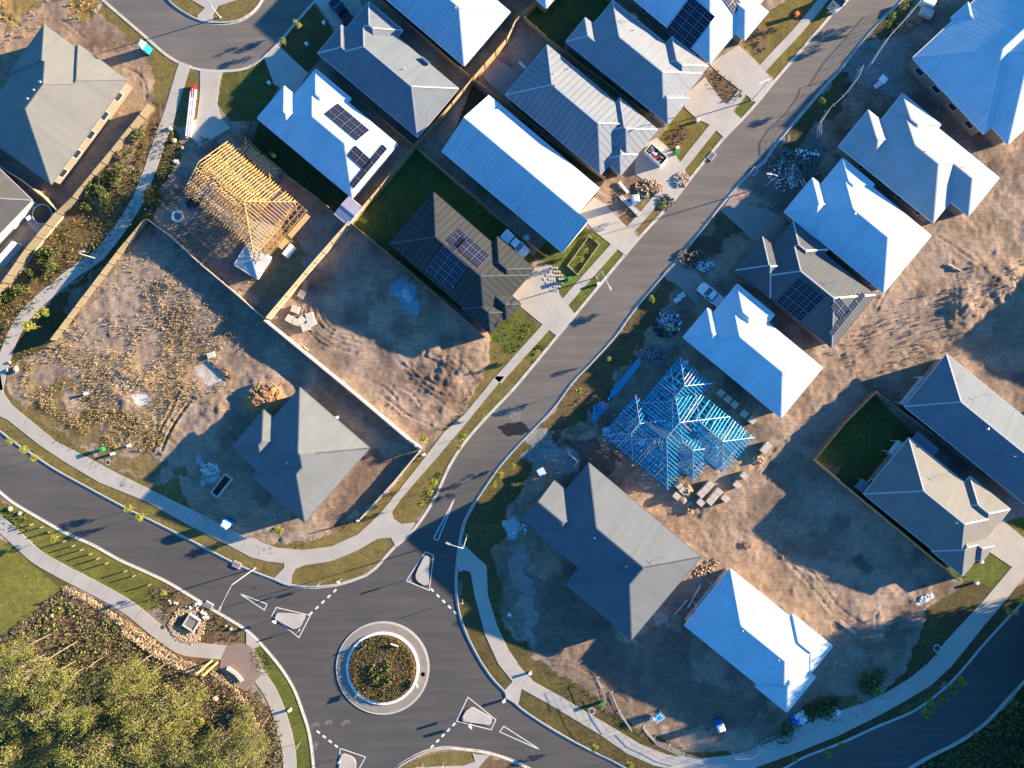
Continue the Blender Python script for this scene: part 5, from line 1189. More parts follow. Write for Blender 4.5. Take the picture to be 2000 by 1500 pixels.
planks(1523,330,R(70),3.0,1,.18,M_whitep,"single white board leaning in the debris heap",sp=.3)
planks(1120,894,R(-40),2.6,1,.3,M_sleep,"short pale plank left of the big grey house's top corner")
planks(1230,402,R(-45),4.8,4,.10,M_whitep,"white pipes in a bundle left of the domed blue toilet",sp=.18,name='pipe_bundle',cat='pipes')
planks(1217,366,R(-50),2.4,1,.45,M_whitep,"white board on the dirt below the silver ribbed house")
planks(1355,1165,R(60),4.6,1,.1,M_whitep,"white rod leaning between the grey house and the white one")
planks(1330,1185,R(50),3.6,1,.1,M_whitep,"second white rod lower in the gap beside the grey house")
planks(1862,522,R(-28),2.8,1,.18,M_sleep,"grey plank lying on the ruts right of the bright white houses")
planks(1655,1225,R(-38),3.6,2,.1,M_sleep,"pale poles on the churned ground right of the lower white house",sp=.35)
planks(1020,128,R(-45),1.6,2,.2,M_whitep,"white boards in the shade behind the ribbed house",sp=.25)
planks(497,605,R(-42),1.5,2,.2,M_sleep,"pale sleepers lying on top of the low fence")
planks(598,680,R(-40),1.0,1,.15,M_sleep,"small pale timber offcut in the shaded dirt")
planks(430,723,R(-40),5.0,1,.08,M_dark,"dark pipe lying on the pale patch of the dry grass lot")
planks(608,560,R(60),1.6,5,.07,M_fenceo,"weathered pallet frame beside the fence of the bare lot",sp=.24,name='timber_pallet',cat='pallet')
planks(590,575,R(60),1.4,5,.07,M_sleep,"pale pallet frame beside the fence of the bare lot",sp=.24,name='timber_pallet',cat='pallet')
def rubble(px, py, r0, r1, n_, mat, label, name='rubble_pile', seed=0, hmax=.5, s0=.08, s1=.35, cat='rubble pile', kind=None, ang=0):
    x, y = G(px, py); r_ = random.Random(seed+int(px)); m_ = MB()
    for _ in range(n_):
        a, q_ = r_.uniform(0, 6.28), math.sqrt(r_.random()); X_, Y_ = q_*r0*math.cos(a), q_*r1*math.sin(a); X_, Y_ = X_*math.cos(ang)-Y_*math.sin(ang), X_*math.sin(ang)+Y_*math.cos(ang)
        s_ = r_.uniform(s0, s1); z = (1-q_*q_)*hmax*r_.uniform(.5, 1)+s_*.2
        vs = []; M_ = Matrix.Rotation(r_.uniform(0, 6), 3, 'Z') @ Matrix.Rotation(r_.uniform(-.6,.6), 3, 'X')
        for c in ((-1,-1,-1),(1,-1,-1),(1,1,-1),(-1,1,-1),(-1,-1,1),(1,-1,1),(1,1,1),(-1,1,1)):
            k = Vector((c[0]*s_*.5*r_.uniform(.6,1), c[1]*s_*.5*r_.uniform(.5,1), c[2]*s_*.35*r_.uniform(.6,1))); k = M_ @ k; vs.append((X_+k.x, Y_+k.y, z+k.z))
        m_.add(vs, [(0,3,2,1),(4,5,6,7),(0,1,5,4),(1,2,6,5),(2,3,7,6),(3,0,4,7)])
    o = m_.build(name, mat); o.location = (x, y, hgt(x, y)*.6); return tag(o, label, cat, kind='stuff')
rubble(1277,694,2.2,1.7,260,M_offcut,"pile of grey rubble above the steel frame, left of the white house")
rubble(1305,630,1.9,2.1,170,M_offcut,"dark blue grey heap of offcuts beside the driveway of the white ute",hmax=.5,s1=.7)
rubble(1307,628,2.0,2.0,60,M_tank,"pale board ends spread over the blue grey offcut heap",hmax=.6,s1=.6)
rubble(1310,636,1.6,1.6,30,M_timber,"splintered timber on the blue grey offcut heap",hmax=.6,s1=.6)
rubble(1300,640,2.1,1.7,140,M_dark,"black plastic scraps spread over the offcut heap",hmax=.4,s1=.5)
rubble(1545,330,4.5,3.4,420,M_grey,"wide grey debris field in the shade at the upper right verge",hmax=.4,s1=.45)
rubble(1530,345,2.6,2.4,70,M_whitep,"white plaster scraps in the upper right debris field",hmax=.35,s1=.3)
rubble(1588,305,2.2,1.6,50,M_teal,"teal plastic scraps in the upper right debris field",hmax=.4,s1=.3)
rubble(1575,300,2.2,1.2,26,M_whitep,"pale sacks beside the teal scraps",hmax=.4,s1=.5)
rubble(1342,958,.9,.9,70,M_rock,"brown clod heap left of the big pallet group",hmax=.9,s1=.6)
rubble(1480,897,.9,.7,70,M_rock,"brown clod heap near the pair of pallets",hmax=.5,s1=.45)
rubble(1347,990,.7,1.1,60,M_rock,"narrow clod heap below the trio of pallets",hmax=.4,s1=.4)
rubble(1456,1065,1.2,.6,80,M_mound,"scatter of broken orange bricks on the ruts",hmax=.2,s1=.22)
rubble(1380,1110,2.6,1.0,120,M_rock,"scatter of orange stones above the lower white house",hmax=.2,s1=.35,ang=.6)
rubble(1330,352,1.5,1.4,130,M_rock,"pile of stones at the driveway mouth near the skip",hmax=.4,s1=.3)
rubble(1268,368,2.4,1.6,180,M_rock,"rubble bed of pale stones between the two driveways",hmax=.3,s1=.35)
rubble(1300,395,1.6,1.4,130,M_grey,"grey stone scatter near the domed toilet",hmax=.25,s1=.3)
rubble(1770,52,2.6,1.0,110,M_mound,"reddish soil clods under the top right site fence",hmax=.4,s1=.5,ang=.4)
rubble(1350,505,2.6,1.9,160,M_grey,"grey rubble in the shaded lot left of the charcoal house",hmax=.25,s1=.35)
rubble(1378,520,1.6,1.0,60,M_steelw,"pale plastic scraps in the shaded lot left of the charcoal house",hmax=.25,s1=.4)
rubble(1808,1167,1.2,.45,90,M_whitep,"spill of white plaster below the beige house",hmax=.12,s1=.3,ang=.35)
rubble(520,768,2.6,1.8,230,M_mound,"bright orange soil clods above the grey house's gable",hmax=.35,s1=.45)
rubble(247,752,2.0,1.1,120,M_rock,"stone scatter in the golden grass",hmax=.2,s1=.35)
rubble(1716,1270,1.0,.6,90,M_mound,"orange clay clod heap right of the lower white house",hmax=.5,s1=.4)
rubble(1178,812,1.6,1.5,0 or 60,M_grey,"grey scatter beside the stacked blue trusses",hmax=.15,s1=.25)
rubble(1563,1400,1.0,.9,60,M_whitep,"white and blue bags heap at the bottom by the wire fence",hmax=.7,s1=.7)
rubble(1550,1405,1.0,.7,40,M_blue,"blue bags beside the white bags at the bottom",hmax=.5,s1=.6)
rubble(1630,1388,.9,.5,26,M_whitep,"pale sheets folded by the footpath at the bottom right",hmax=.2,s1=1.0)
rubble(410,915,1.5,1.1,110,M_whitep,"white paper scraps strewn left of the grey house",hmax=.1,s1=.3)
rubble(1015,1030,1.3,1.3,30,M_steelw,"pale wet slurry crust left of the big grey house",hmax=.05,s1=.5)
rubble(400,290,2.0,2.0,60,M_grey,"site scraps in the shade left of the pine frame",hmax=.2,s1=.35)
rubble(382,398,1.6,1.2,70,M_dark,"dark bags and offcuts below the pine frame",hmax=.3,s1=.5)
rubble(1285,1425,.01,.01,0,M_dark,"x") if 0 else None
for (px, py, mt, l) in ((1285,1395,M_cyan,"frame trolley with blue tub and white rail at the bottom lot"),):
    x, y = G(px, py); root = empty('plaster_mixer', (x, y, 0), .6, label=l, cat='mixer'); m_ = MB(); m_.tube([(0,0,.4),(0,0,1.1)], [.55,.7], 16); m_.build('tub', mt, root); m_ = MB()
    for s_ in (-1, 1): m_.bar((-.9, s_*.45, 1.3), (.7, s_*.45, 1.3), .06); m_.bar((-.9, s_*.45, 0), (-.9, s_*.45, 1.3), .06); m_.bar((.7, s_*.45, 0), (.7, s_*.45, 1.3), .06); m_.bar((s_*.5, -.45, 1.3), (s_*.5, .45, 1.3), .06)
    m_.build('frame', M_whitep, root); m_ = MB(); m_.box((-1.1,.3,.9), (.6,.6,.5)); m_.build('hopper', M_whitep, root)
tz = [zs(45+12*k, 560+8*k) for k in range(1)]
x, y = G(1166, 802); root = empty('truss_stack', (x, y, 0), R(52), label="loose heap of stacked blue roof trusses left of the steel frame", cat='truss stack'); r_ = random.Random(4)
for k in range(9):
    m_ = MB(); z = .12+.09*k; a = r_.uniform(-.25,.25); ox, oy = r_.uniform(-.3,.3), r_.uniform(-.5,.5); c_, s_ = math.cos(a), math.sin(a); T_ = lambda u, v: (ox+u*c_-v*s_, oy+u*s_+v*c_, z)
    m_.bar(T_(-1.7,-.5), T_(1.7,-.5), .08); m_.bar(T_(-1.7,-.5), T_(.2,.6), .08); m_.bar(T_(.2,.6), T_(1.7,-.5), .08)
    for q_ in (-.9,-.2,.5,1.1): m_.bar(T_(q_,-.5), T_(q_+.2,.25), .06)
    m_.build('truss', M_steel, root)
x, y = G(1057, 920); sv = empty('site_cabinet', (x, y, 0), .5, label="small white and lilac cabinet in the shade by the kerb right of the street", cat='cabinet'); m_ = MB(); m_.box((0,0,.6), (1.1,1.1,1.2)); m_.build('body', M_whitep, sv, bevel=.04); m_ = MB(); m_.box((0,0,1.24), (1.2,1.2,.08)); m_.build('lid', M_tank, sv)
for (px, py, sx, sy, hz, rz, mt, l, nm, ct) in ((240,170,1.4,1.2,.8,.9,M_whitep,"white box unit at the right corner of the greige house",'air_conditioner','air conditioner'),(1700+108,8,2.0,1.6,1.4,-.4,M_whitep,"white topped site box at the top right",'site_box','site box'),(1806,28,2.0,1.3,.9,-.4,M_sleep,"tan container beside the white topped site box",'site_box','site box'),(566,491,2.2,1.3,.5,.9,M_whitep,"white board pallet at the end of the pine frame",'board_pallet','pallet'),(1330,578,1.2,.9,.6,.5,M_sleep,"small tan crate beside the driveway of the white ute",'crate','crate'),(1322,586,1.1,.8,.5,.5,M_tank,"pale crate next to the tan crate",'crate','crate'),(540,352,1.4,1.2,1.0,-.7,M_grey,"grey block of bricks behind the pine frame's lean-to",'brick_pallet','pallet'),(414,694,1.2,.9,.5,.3,M_sleep,"pale block in the middle of the dry grass lot",'block','block'),(1184,840,1.2,.9,.4,.2,M_tank,"pale crate between the stacked trusses and the steel frame",'crate','crate'),(1028,465,.9,.9,.4,.1,M_whitep,"white cover on the side yard by the gable house",'cover_box','box'),(63,428,.8,.6,.9,.6,M_whitep,"white box beside the round tank",'cover_box','box'),(26,498,4.6,.5,2.2,-2.3,M_whitep,"long white trellis screen at the left roof's eave",'trellis_screen','screen'),(75,440,3.0,2.2,.12,-.85,M_conc,"pale patio slab beside the round tank",'patio_slab','patio'),(345,1012-700+4,.7,.7,.2,0,M_whitep,"white lump at the garden's edge left of the pine frame",'stone_lump','stone'),(1338,664+45,1.0,.8,.3,.2,M_tank,"pale sheet above the steel frame corner",'board_pallet','sheet'),(335,344,.8,.5,.3,.5,M_rock,"tan flat stone in the garden bed at the pine frame",'flat_stone','stone')):
    x, y = G(px, py); root = empty(nm, (x, y, 0), rz, label=l, cat=ct); m_ = MB(); m_.box((0,0,hz/2), (sx,sy,hz)); m_.build('body', mt, root, bevel=.03)
    m_ = MB()
    for k in range(4): m_.box((-sx*.375+sx*.25*k, 0, hz+.012), (sx*.22, sy*.94, .03))
    m_.build('lid', mt, root)
# dark pavers in front of the dark solar house
m_ = MB(); px0 = G(1082,527)
for i in range(9):
    for j in range(7):
        if abs(i-4)*.9+abs(j-3) < 4.4 and (i*j) % 4 != 3: m_.box((px0[0]-1.6+i*.42, px0[1]-3.4+j*.62, .06), (.3,.42,.1), .75)
tag(m_.build('stepping_pavers', M_pallet), "grid of pale stepping pavers beside the dark solar house's driveway", 'pavers')
for n_, s in enumerate(("1108,520 1128,537 1170,478 1150,462 1108,520", )):
    fence(P(s), .35, M_sleep, "low pale edging round the planted bed by the gable house", cat='garden edging', name='garden_edging', group='garden edgings')
# ------------------------------------------------------------------ vegetation
def leaf_mesh(name, C_, size, mat, seed=0, flat_=.0, upright=False, hsz=None):
    r = np.random.default_rng(seed); n = len(C_); s_ = (size*(.6+.8*r.random(n)))[:, None]
    a = r.normal(size=(n, 3)); 
    if upright: a[:, :2] *= .35; a[:, 2] = np.abs(a[:, 2])+1
    a /= np.linalg.norm(a, axis=1)[:, None]; b_ = r.normal(size=(n, 3)); b_[:, 2] *= (1-flat_); b_ -= (a*b_).sum(1)[:, None]*a; b_ /= np.linalg.norm(b_, axis=1)[:, None]
    l_ = 1.0 if not upright else hsz
    v = np.stack([C_-b_*s_*.5, C_+a*s_*.35*l_-b_*s_*.15+b_*s_*.3, C_+a*s_*.9*l_, C_+a*s_*.4*l_-b_*s_*.35], 1) if upright else np.stack([C_-a*s_*.5, C_+b_*s_*.42, C_+a*s_*.5, C_-b_*s_*.42], 1)
    me = bpy.data.meshes.new(name); me.vertices.add(4*n); me.vertices.foreach_set('co', v.reshape(-1)); f = np.arange(4*n)
    me.loops.add(4*n); me.loops.foreach_set('vertex_index', f); me.polygons.add(n); me.polygons.foreach_set('loop_start', np.arange(0, 4*n, 4)); me.polygons.foreach_set('loop_total', np.full(n, 4)); me.update(calc_edges=True)
    me.materials.append(mat); return me
L_young = leaf_mat('young_tree_leaf', [(.10,.12,.015), (.21,.23,.03), (.33,.33,.05)])
L_gum = leaf_mat('eucalypt_leaf', [(.06,.07,.02), (.14,.145,.035), (.25,.24,.06)])
L_gum2 = leaf_mat('grey_green_leaf', [(.085,.09,.03), (.18,.18,.05), (.29,.27,.08)])
L_gum3 = leaf_mat('deep_green_leaf', [(.06,.075,.022), (.13,.15,.035), (.22,.235,.055)])
L_shrub = leaf_mat('shrub_leaf', [(.04,.05,.018), (.09,.11,.03), (.17,.18,.05)])
L_mix = leaf_mat('garden_mix', [(.10,.05,.03), (.05,.07,.02), (.15,.15,.035), (.25,.16,.06), (.10,.13,.03)])
L_bush = leaf_mat('bush_litter', [(.22,.15,.095), (.10,.10,.04), (.20,.19,.07), (.27,.20,.12), (.16,.17,.06)])
L_gold = leaf_mat('dry_grass_blade', [(.24,.175,.085), (.38,.28,.14), (.52,.40,.22)])
L_isl = leaf_mat('island_cover', [(.16,.08,.05), (.11,.11,.03), (.20,.17,.05), (.24,.15,.07), (.12,.14,.035)])
L_red = leaf_mat('reddish_cover', [(.11,.05,.035), (.17,.10,.04), (.13,.14,.03), (.07,.10,.02)])
L_grass = leaf_mat('rough_grass', [(.07,.075,.02), (.14,.12,.035), (.20,.18,.05)])
def blobs(r, cs, rs, n, squash=.8, shell=.55):
    out = []; w_ = np.array(rs)**2; w_ = w_/w_.sum(); k = r.multinomial(n, w_)
    for c, rad, m_ in zip(cs, rs, k):
        d = r.normal(size=(m_, 3)); d /= np.linalg.norm(d, axis=1)[:, None]; q_ = (shell+(1-shell)*r.random(m_))[:, None]
        out.append(np.array(c)+d*q_*rad*np.array([1, 1, squash]))
    return np.concatenate(out)
def tree_proto(name, height, crown, nleaf, size, mat, seed, trunk_r, nb=9, low=.45, label='', cat='tree', bark=M_bark, squash=.8):
    r = np.random.default_rng(seed); root = empty(name, (0,0,0)); cs, rs = [], []; loose = height > 6; m_ = MB()
    lean = r.normal(size=2)*height*.03; top = Vector((lean[0], lean[1], height*.86))
    m_.tube([(0,0,-.1), (lean[0]*.2, lean[1]*.2, height*.3), (lean[0]*.7, lean[1]*.7, height*.62), tuple(top)], [trunk_r, trunk_r*.8, trunk_r*.5, trunk_r*.2], 7)
    for k in range(nb):
        a = k*2.4+r.random()*.8; q_ = crown*((.25+.6*math.sqrt(r.random())) if height > 6 else (.1+.5*math.sqrt(r.random()))); z = height*(low+(1-low)*(.15+.75*r.random()))
        if k == 0: q_ = 0; z = height*.92
        c = (lean[0]+q_*math.cos(a), lean[1]+q_*math.sin(a), z-q_*.25); cs.append(c); rs.append(crown*(.28+.26*r.random())*(1.18 if loose else 1.15))
        zb = max(height*.25, z-height*.22); m_.tube([(lean[0]*zb/height, lean[1]*zb/height, zb), ((lean[0]*zb/height+c[0])/2, (lean[1]*zb/height+c[1])/2, (zb+c[2])/2+.1), c], [trunk_r*.4, trunk_r*.25, trunk_r*.08], 5, cap=False)
    m_.build('trunk', bark, root, smooth=True)
    me = leaf_mesh('crown', blobs(r, cs, rs, nleaf, squash, .0 if loose else .5), size, mat, seed); c_ = bpy.data.objects.new('crown', me); COL.objects.link(c_); c_.parent = root
    return root
def place(proto, used, x, y, s, rz, label, cat, group, z=0):
    o = proto if id(proto) not in used else copy_tree(proto); used.add(id(proto)); o.location = (x, y, z); o.rotation_euler = (0, 0, rz); o.scale = (s[0], s[0], s[1]); return tag(o, label, cat, group)
used = set(); rt_ = random.Random(21)
YP = [tree_proto('young_tree', 3.0, .78, 460, .15, L_young, 100+k, .035, 8, .38) for k in range(4)]
YT = [(19,864,.9,"first thin young tree from the left on the west road's upper kerb"),(47,880,1,"second young tree from the left on the west road's upper kerb"),(65,895,1.05,"third young tree from the left on the west road's upper kerb"),(252,996,1.1,"fourth young tree from the left on the west road's upper kerb, in mulch"),(276,1008,1,"fifth young tree from the left on the west road's upper kerb, in mulch"),(103,1052,1,"young tree in the middle of the bollard row"),
(549,1036,1.15,"bright bush like young tree below the grey house's lowest corner"),(530,1037,.8,"dull small tree left of the bright one below the grey house"),(829,857,1.1,"dark green young tree at the end of the pale wall"),(907,854,1,"young tree on the mulch strip by the wet road patch, upper"),(896,873,.75,"small young tree on the mulch strip, just below another"),(942,814,.7,"smallest young tree on the strip above the wet road patch"),
(849,940,.95,"upper of three young trees in the grey mulch bed above the roundabout"),(837,961,1,"middle of three young trees in the grey mulch bed above the roundabout"),(821,984,.9,"lowest of three young trees at the grey mulch bed above the roundabout"),(1003,908,.7,"upper young tree in the shade right of the road"),(976,927,.9,"middle young tree in the shade right of the road"),(964,948,.8,"lower young tree in the shade right of the road"),
(1273,586,1,"lone lime green tree beside the offcut heap"),(1047,691,.9,"young tree in the red bark bed by the street's left kerb"),(1189,700,.6,"tiny dull tree right of the street, above the blue bundle"),(1295,403,1,"young tree at the corner of the stone bed by the street"),(1161,468,.8,"upper shrub tree in the edged bed by the gable house"),(1146,488,.7,"middle shrub tree in the edged bed by the gable house"),(1133,506,.8,"lower shrub tree in the edged bed by the gable house"),
(1128,761,.9,"pale green small tree above the stacked trusses"),(1731,52,1,"lowest of three young trees inside the top right wire fence"),(1744,32,1.1,"middle of three young trees inside the top right wire fence"),(1762,12,1,"top of three young trees inside the top right wire fence"),(1622,17,.9,"young tree behind the parked ute at the top edge"),(1607,198,.9,"lone young tree below the blue toilet at the upper right kerb"),(580,44,1,"yellow green tree at the court's kerb"),(552,81,.8,"small yellow tree at the court's kerb, lower"),
(1164,1462,1,"young tree at the kerb near the bottom edge, left one"),(1229,1492,1.1,"young tree at the kerb near the bottom edge, right one"),(1980,1197,1.1,"young tree over the kerb at the right edge, lower"),(1996,1172,1.1,"young tree over the kerb at the right edge, upper"),(1879,1328,1.2,"first of five shaded trees along the right road, topmost"),(1855,1343,1.35,"second of five shaded trees along the right road"),(1842,1364,1.1,"third of five shaded trees along the right road"),(1821,1376,1.2,"fourth of five shaded trees along the right road"),(1802,1390,1.3,"fifth of five shaded trees along the right road, lowest"),
(1641,1453,1.0,"right one of two shaded trees by the pink path patch at the bottom"),(1616,1469,1.1,"left one of two shaded trees by the pink path patch at the bottom"),(1553,1482,.7,"tiny shaded tree at the bottom edge"),(322,1159,.8,"small tree at the garden near the grated pit"),(1709,1347,.8,"small bright bush tree inside the footpath bend, bottom right"),(75,612,1.5,"upper of two bushy trees on the winding path's edge"),(62,636,1.3,"lower of two bushy trees on the winding path's edge"),(1885,1128,.7,"dark small tree at the beige house's lawn corner"),(396,1405,1.0,"bright green bush tree at the edge of the bushland") ]
for k, (x, y, s, l) in enumerate(YT):
    p = W(x, y, 2.2*s); place(YP[k % 4], used, p.x, p.y, (s, s*rt_.uniform(.9, 1.15)), rt_.uniform(0, 6.28), l, 'tree', 'young street and garden trees')
for k in range(5):    # deep shadows on the top road come from a taller row just inside the fence line
    pass
# bushland at the lower left
FP = [tree_proto('eucalypt', h_, c_, n_, sz, m_, 200+k, .11, nb, lo) for k, (h_, c_, n_, sz, m_, nb, lo) in enumerate(((12,2.4,2600,.17,L_gum,17,.4),(14,2.8,2900,.18,L_gum2,20,.42),(10,2.2,2500,.17,L_gum,16,.3),(13,2.1,2000,.18,L_gum3,15,.45),(11,2.8,2700,.18,L_gum2,19,.4),(15,2.3,2100,.18,L_gum,17,.5)))]
for n_, p_ in enumerate(FP): p_.name = 'eucalypt' if n_ % 2 else 'gum_tree'
fp = [(30,1275),(15,1320),(70,1300),(60,1345),(20,1370),(95,1350),(130,1330),(110,1385),(160,1370),(60,1400),(25,1420),(190,1345),(215,1330),(205,1365),(240,1320),(235,1350),(262,1345),(190,1395),(230,1390),(265,1375),(280,1400),(150,1410),(110,1430),(70,1445),(30,1465),(160,1450),(200,1430),(240,1425),(285,1430),(320,1420),(340,1440),(300,1455),(250,1460),(205,1470),(150,1485),(100,1480),(50,1500),(340,1475),(290,1490),(385,1470),(400,1495),(360,1505),(430,1450),(460,1425),(470,1460),(495,1440),(440,1490),(490,1490),(10,1490),(240,1500),(190,1510),(130,1520),(60,1535),(320,1525),(-20,1340),(-25,1400),(-30,1450),(-15,1510),(410,1525),(460,1525),(0,1290),(320,1385),(345,1400)]
rowt = ['top', 'upper', 'middle', 'lower', 'bottom']
fp = sorted(fp, key=lambda p: (int((p[1]-1270)/50), p[0])); cnt = {}
for (x, y) in fp:
    row = min(4, int((y-1270)/50)); cnt[row] = cnt.get(row, 0)+1; k = rt_.randrange(6); s = rt_.uniform(.68, .92) if x > 370 else rt_.uniform(.8, 1.08)
    p = W(x, y, 9.5*s); kind = ('tall feathery','broad pale crowned','short round headed','dark narrow','spreading grey green','tallest open topped')[k]
    place(FP[k], used, p.x, p.y, (s, s*rt_.uniform(.85, 1.1)), rt_.uniform(0, 6.28), f"{kind} gum, {ORD[cnt[row]-1]} from the left in the {rowt[row]} band of the bushland", 'tree', 'gum trees of the bushland')
BP = [tree_proto('belt_gum', 13.5+k, 3.4, 5200, .42, L_gum3, 260+k, .2, 18, .2) for k in range(2)]
# tall belt just beyond the lower right: its shadows lie across the road
bt = [(2062+rt_.uniform(-12,25), 1215+k*13) for k in range(30)]+[(2120+rt_.uniform(-25,30), 1150+k*15) for k in range(30)]+[(2210+rt_.uniform(-30,30), 1140+k*17) for k in range(28)]+[(2300+rt_.uniform(-40,40), 1130+k*18) for k in range(26)]
for k, (x, y) in enumerate(bt):
    s = rt_.uniform(.7, .95) if x < 2090 else rt_.uniform(.95, 1.15); g_ = G(x, y); kind = ('dense','leafy','full')[k % 3]
    row = 'nearest' if k < 30 else ('second' if k < 60 else ('third' if k < 88 else 'farthest')); i_ = k % 30 if k < 88 else k-88
    place(BP[k % 2], used, g_[0], g_[1], (s*1.1, s), rt_.uniform(0, 6.28), f"{kind} gum, {ORD[i_] if i_ < 20 else 'twenty-'+ORD[i_-20]} from the top, {row} row beyond the right edge", 'tree', 'gum trees beyond the right edge')
# shrubs on the garden slope
SP = []
for k in range(3):
    r = np.random.default_rng(400+k); cs = [(r.normal()*.35, r.normal()*.35, .45+.3*r.random()) for _ in range(6)]; me = leaf_mesh('shrub', blobs(r, cs, [.35+.25*r.random() for _ in range(6)], 420), .17, L_shrub, 400+k)
    o = bpy.data.objects.new('shrub', me); COL.objects.link(o); SP.append(o)
SH_ = [(273,260),(250,305),(216,343),(229,361),(320,338),(205,352),(182,369),(78,510),(96,505),(60,536),(34,562),(16,583),(213,391),(174,404),(292,378),(109,487),(185,385),(235,340),(205,372),(70,545),(45,570),(100,520),(90,490),(300,395)]
for k, (x, y) in enumerate(SH_):
    g_ = G(x, y); s = rt_.uniform(.9, 1.6); place(SP[k % 3], used, g_[0], g_[1], (s, s), rt_.uniform(0, 6), f"{ORD[k] if k < 20 else ORD[k-20]+' last'} dark green shrub on the garden slope by the winding footpath", 'shrub', 'green shrubs on the garden slope')
B2 = [(470,1395+0,"low bright bush above the lower footpath's plaza"),(1600,1378,"big yellow green bush by the wire fence at the bottom right"),(1618,1372,"second yellow green bush by the wire fence at the bottom right"),(1585,1388,"third low bush by the wire fence at the bottom right"),(1688,1332,"dark bush inside the footpath bend"),(1705,1325,"dark bush behind the bright one inside the footpath bend"),(415,1430,"lime bush in the lower garden"),(300,1318,"pale bush near the rock edging"),(1530,1428,"long low bush by the wire fence")]
for k, (x, y, l) in enumerate(B2): g_ = G(x, y); s = rt_.uniform(1.6, 2.4); place(SP[k % 3], used, g_[0], g_[1], (s, s*.8), rt_.uniform(0, 6), l, 'bush', 'bushes')
def cover(name, specs, dens, size, mat, seed, label, zmax=.35, upright=False, hsz=1.5, clump=3, csz=.3, cat='plants', thr=None):
    r = np.random.default_rng(seed); out = []
    for s in specs:
        pl = np.array(wl(s)) if not isinstance(s, np.ndarray) else s; lo, hi = pl.min(0), pl.max(0); A = (hi-lo).prod(); n = int(A*dens); X_ = r.uniform(lo[0], hi[0], n); Y_ = r.uniform(lo[1], hi[1], n)
        m_ = inpoly(pl, X_, Y_); X_, Y_ = X_[m_], Y_[m_]
        if thr: q_ = vnoise(X_, Y_, thr[0], thr[2])*.65+vnoise(X_, Y_, thr[0]/2.3, thr[2]+1)*.35+(r.random(len(X_))-.5)*.34 > thr[1]; X_, Y_ = X_[q_], Y_[q_]
        j = np.clip(np.searchsorted(ay, Y_), 0, ny_-1); i = np.clip(np.searchsorted(ax, X_), 0, nx_-1); ok = (H[j, i] > -.12) | (np.hypot(X_-RC[0], Y_-RC[1]) < 6); X_, Y_, Zz = X_[ok], Y_[ok], np.maximum(H[j, i][ok], -.05)
        hs = r.random(len(X_))
        for c in range(clump): out.append(np.stack([X_+r.normal(size=len(X_))*csz*.6, Y_+r.normal(size=len(X_))*csz*.6, Zz+(hs*r.random(len(X_))*zmax if not upright else 0)], 1))
    me = leaf_mesh(name, np.concatenate(out), size, mat, seed, upright=upright, hsz=hsz); o = bpy.data.objects.new(name, me); COL.objects.link(o); return tag(o, label, cat, kind='stuff')
cover('dry_grass', [P("60,700 112,668 250,690 290,560 330,530 380,590 420,640 455,590 470,660 440,760 340,800 300,885 200,870 100,810 30,755")], 10, .15, L_gold, 1, "golden dry grass tufts in the western lot", upright=True, hsz=2.4, clump=3, csz=.3, cat='dry grass', thr=(4.5, .47, 77))
cover('weeds', [P("140,560 250,470 330,440 420,500 560,640 480,700 330,640 200,680 120,660"), P("0,-20 130,-20 100,60 0,90"), P("120,-20 200,-20 190,40 140,50"), P("470,560 600,440 580,560 520,610"), P("1600,680 1850,540 2000,480 2000,680 1700,740")], 2.2, .22, L_gold, 2, "scattered dry weeds on the bare lots", upright=True, hsz=1.5, clump=3, csz=.15, cat='weeds', thr=(3, .5, 17))
cover('slope_plants', [P("302,212 325,250 318,300 292,350 270,400 250,440 178,518 98,572 50,618 18,670 -10,700 -10,600 130,425 158,395")], 6, .20, L_mix, 3, "mixed native plants on the mulched garden slope", zmax=.5, clump=4, csz=.28, cat='garden plants', thr=(2.2, .46, 5))
cover('path_plants', [P("332,240 352,262 358,300 332,350 302,425 300,430 240,490 112,660 50,705 22,722 45,645 113,585 202,510 272,412 302,345")], 6, .19, L_mix, 4, "low plants between the winding footpath and the olive fence", zmax=.4, clump=3, csz=.25, cat='garden plants', thr=(2, .42, 9))
cover('bushland_floor', [P("135,1145 250,1215 340,1275 428,1308 480,1349 540,1402 560,1520 -30,1520 -30,1262 45,1218 80,1184")], 10, .20, L_bush, 5, "low scrub and litter over the bushland floor", zmax=.7, clump=3, csz=.3, cat='undergrowth', thr=(2.5, .3, 3))
cover('lime_tussocks', [P("110,1160 230,1215 240,1260 180,1280 90,1260 60,1230")], 1.6, .30, L_young, 6, "lime green tussocks in rows on dark mulch above the bushland", zmax=.35, clump=6, csz=.22, cat='tussocks', thr=(2, .45, 8))
cover('pit_garden', [P("292,1152 330,1146 418,1192 478,1228 480,1258 440,1253 395,1253 395,1200 350,1195 335,1225"), P("0,975 60,1005 60,1045 20,1035 -5,1010"), P("497,1272 518,1268 545,1305 535,1325 505,1305"), P("500,1345 530,1365 552,1420 558,1500 520,1500 520,1400")], 7, .18, L_shrub, 7, "dense low planting round the grated pit and park path ends", zmax=.45, clump=3, csz=.2, cat='garden plants', thr=(1.6, .4, 4))
ring = np.array([(RC[0]+5.45*math.cos(a/30*math.pi), RC[1]+5.45*math.sin(a/30*math.pi)) for a in range(60)])
o = cover('island_planting', [ring], 110, .14, L_isl, 8, "dense green and russet planting filling the roundabout island", zmax=.35, clump=3, csz=.16, cat='garden plants', thr=(1.2, .2, 6)); o.location.z = .32
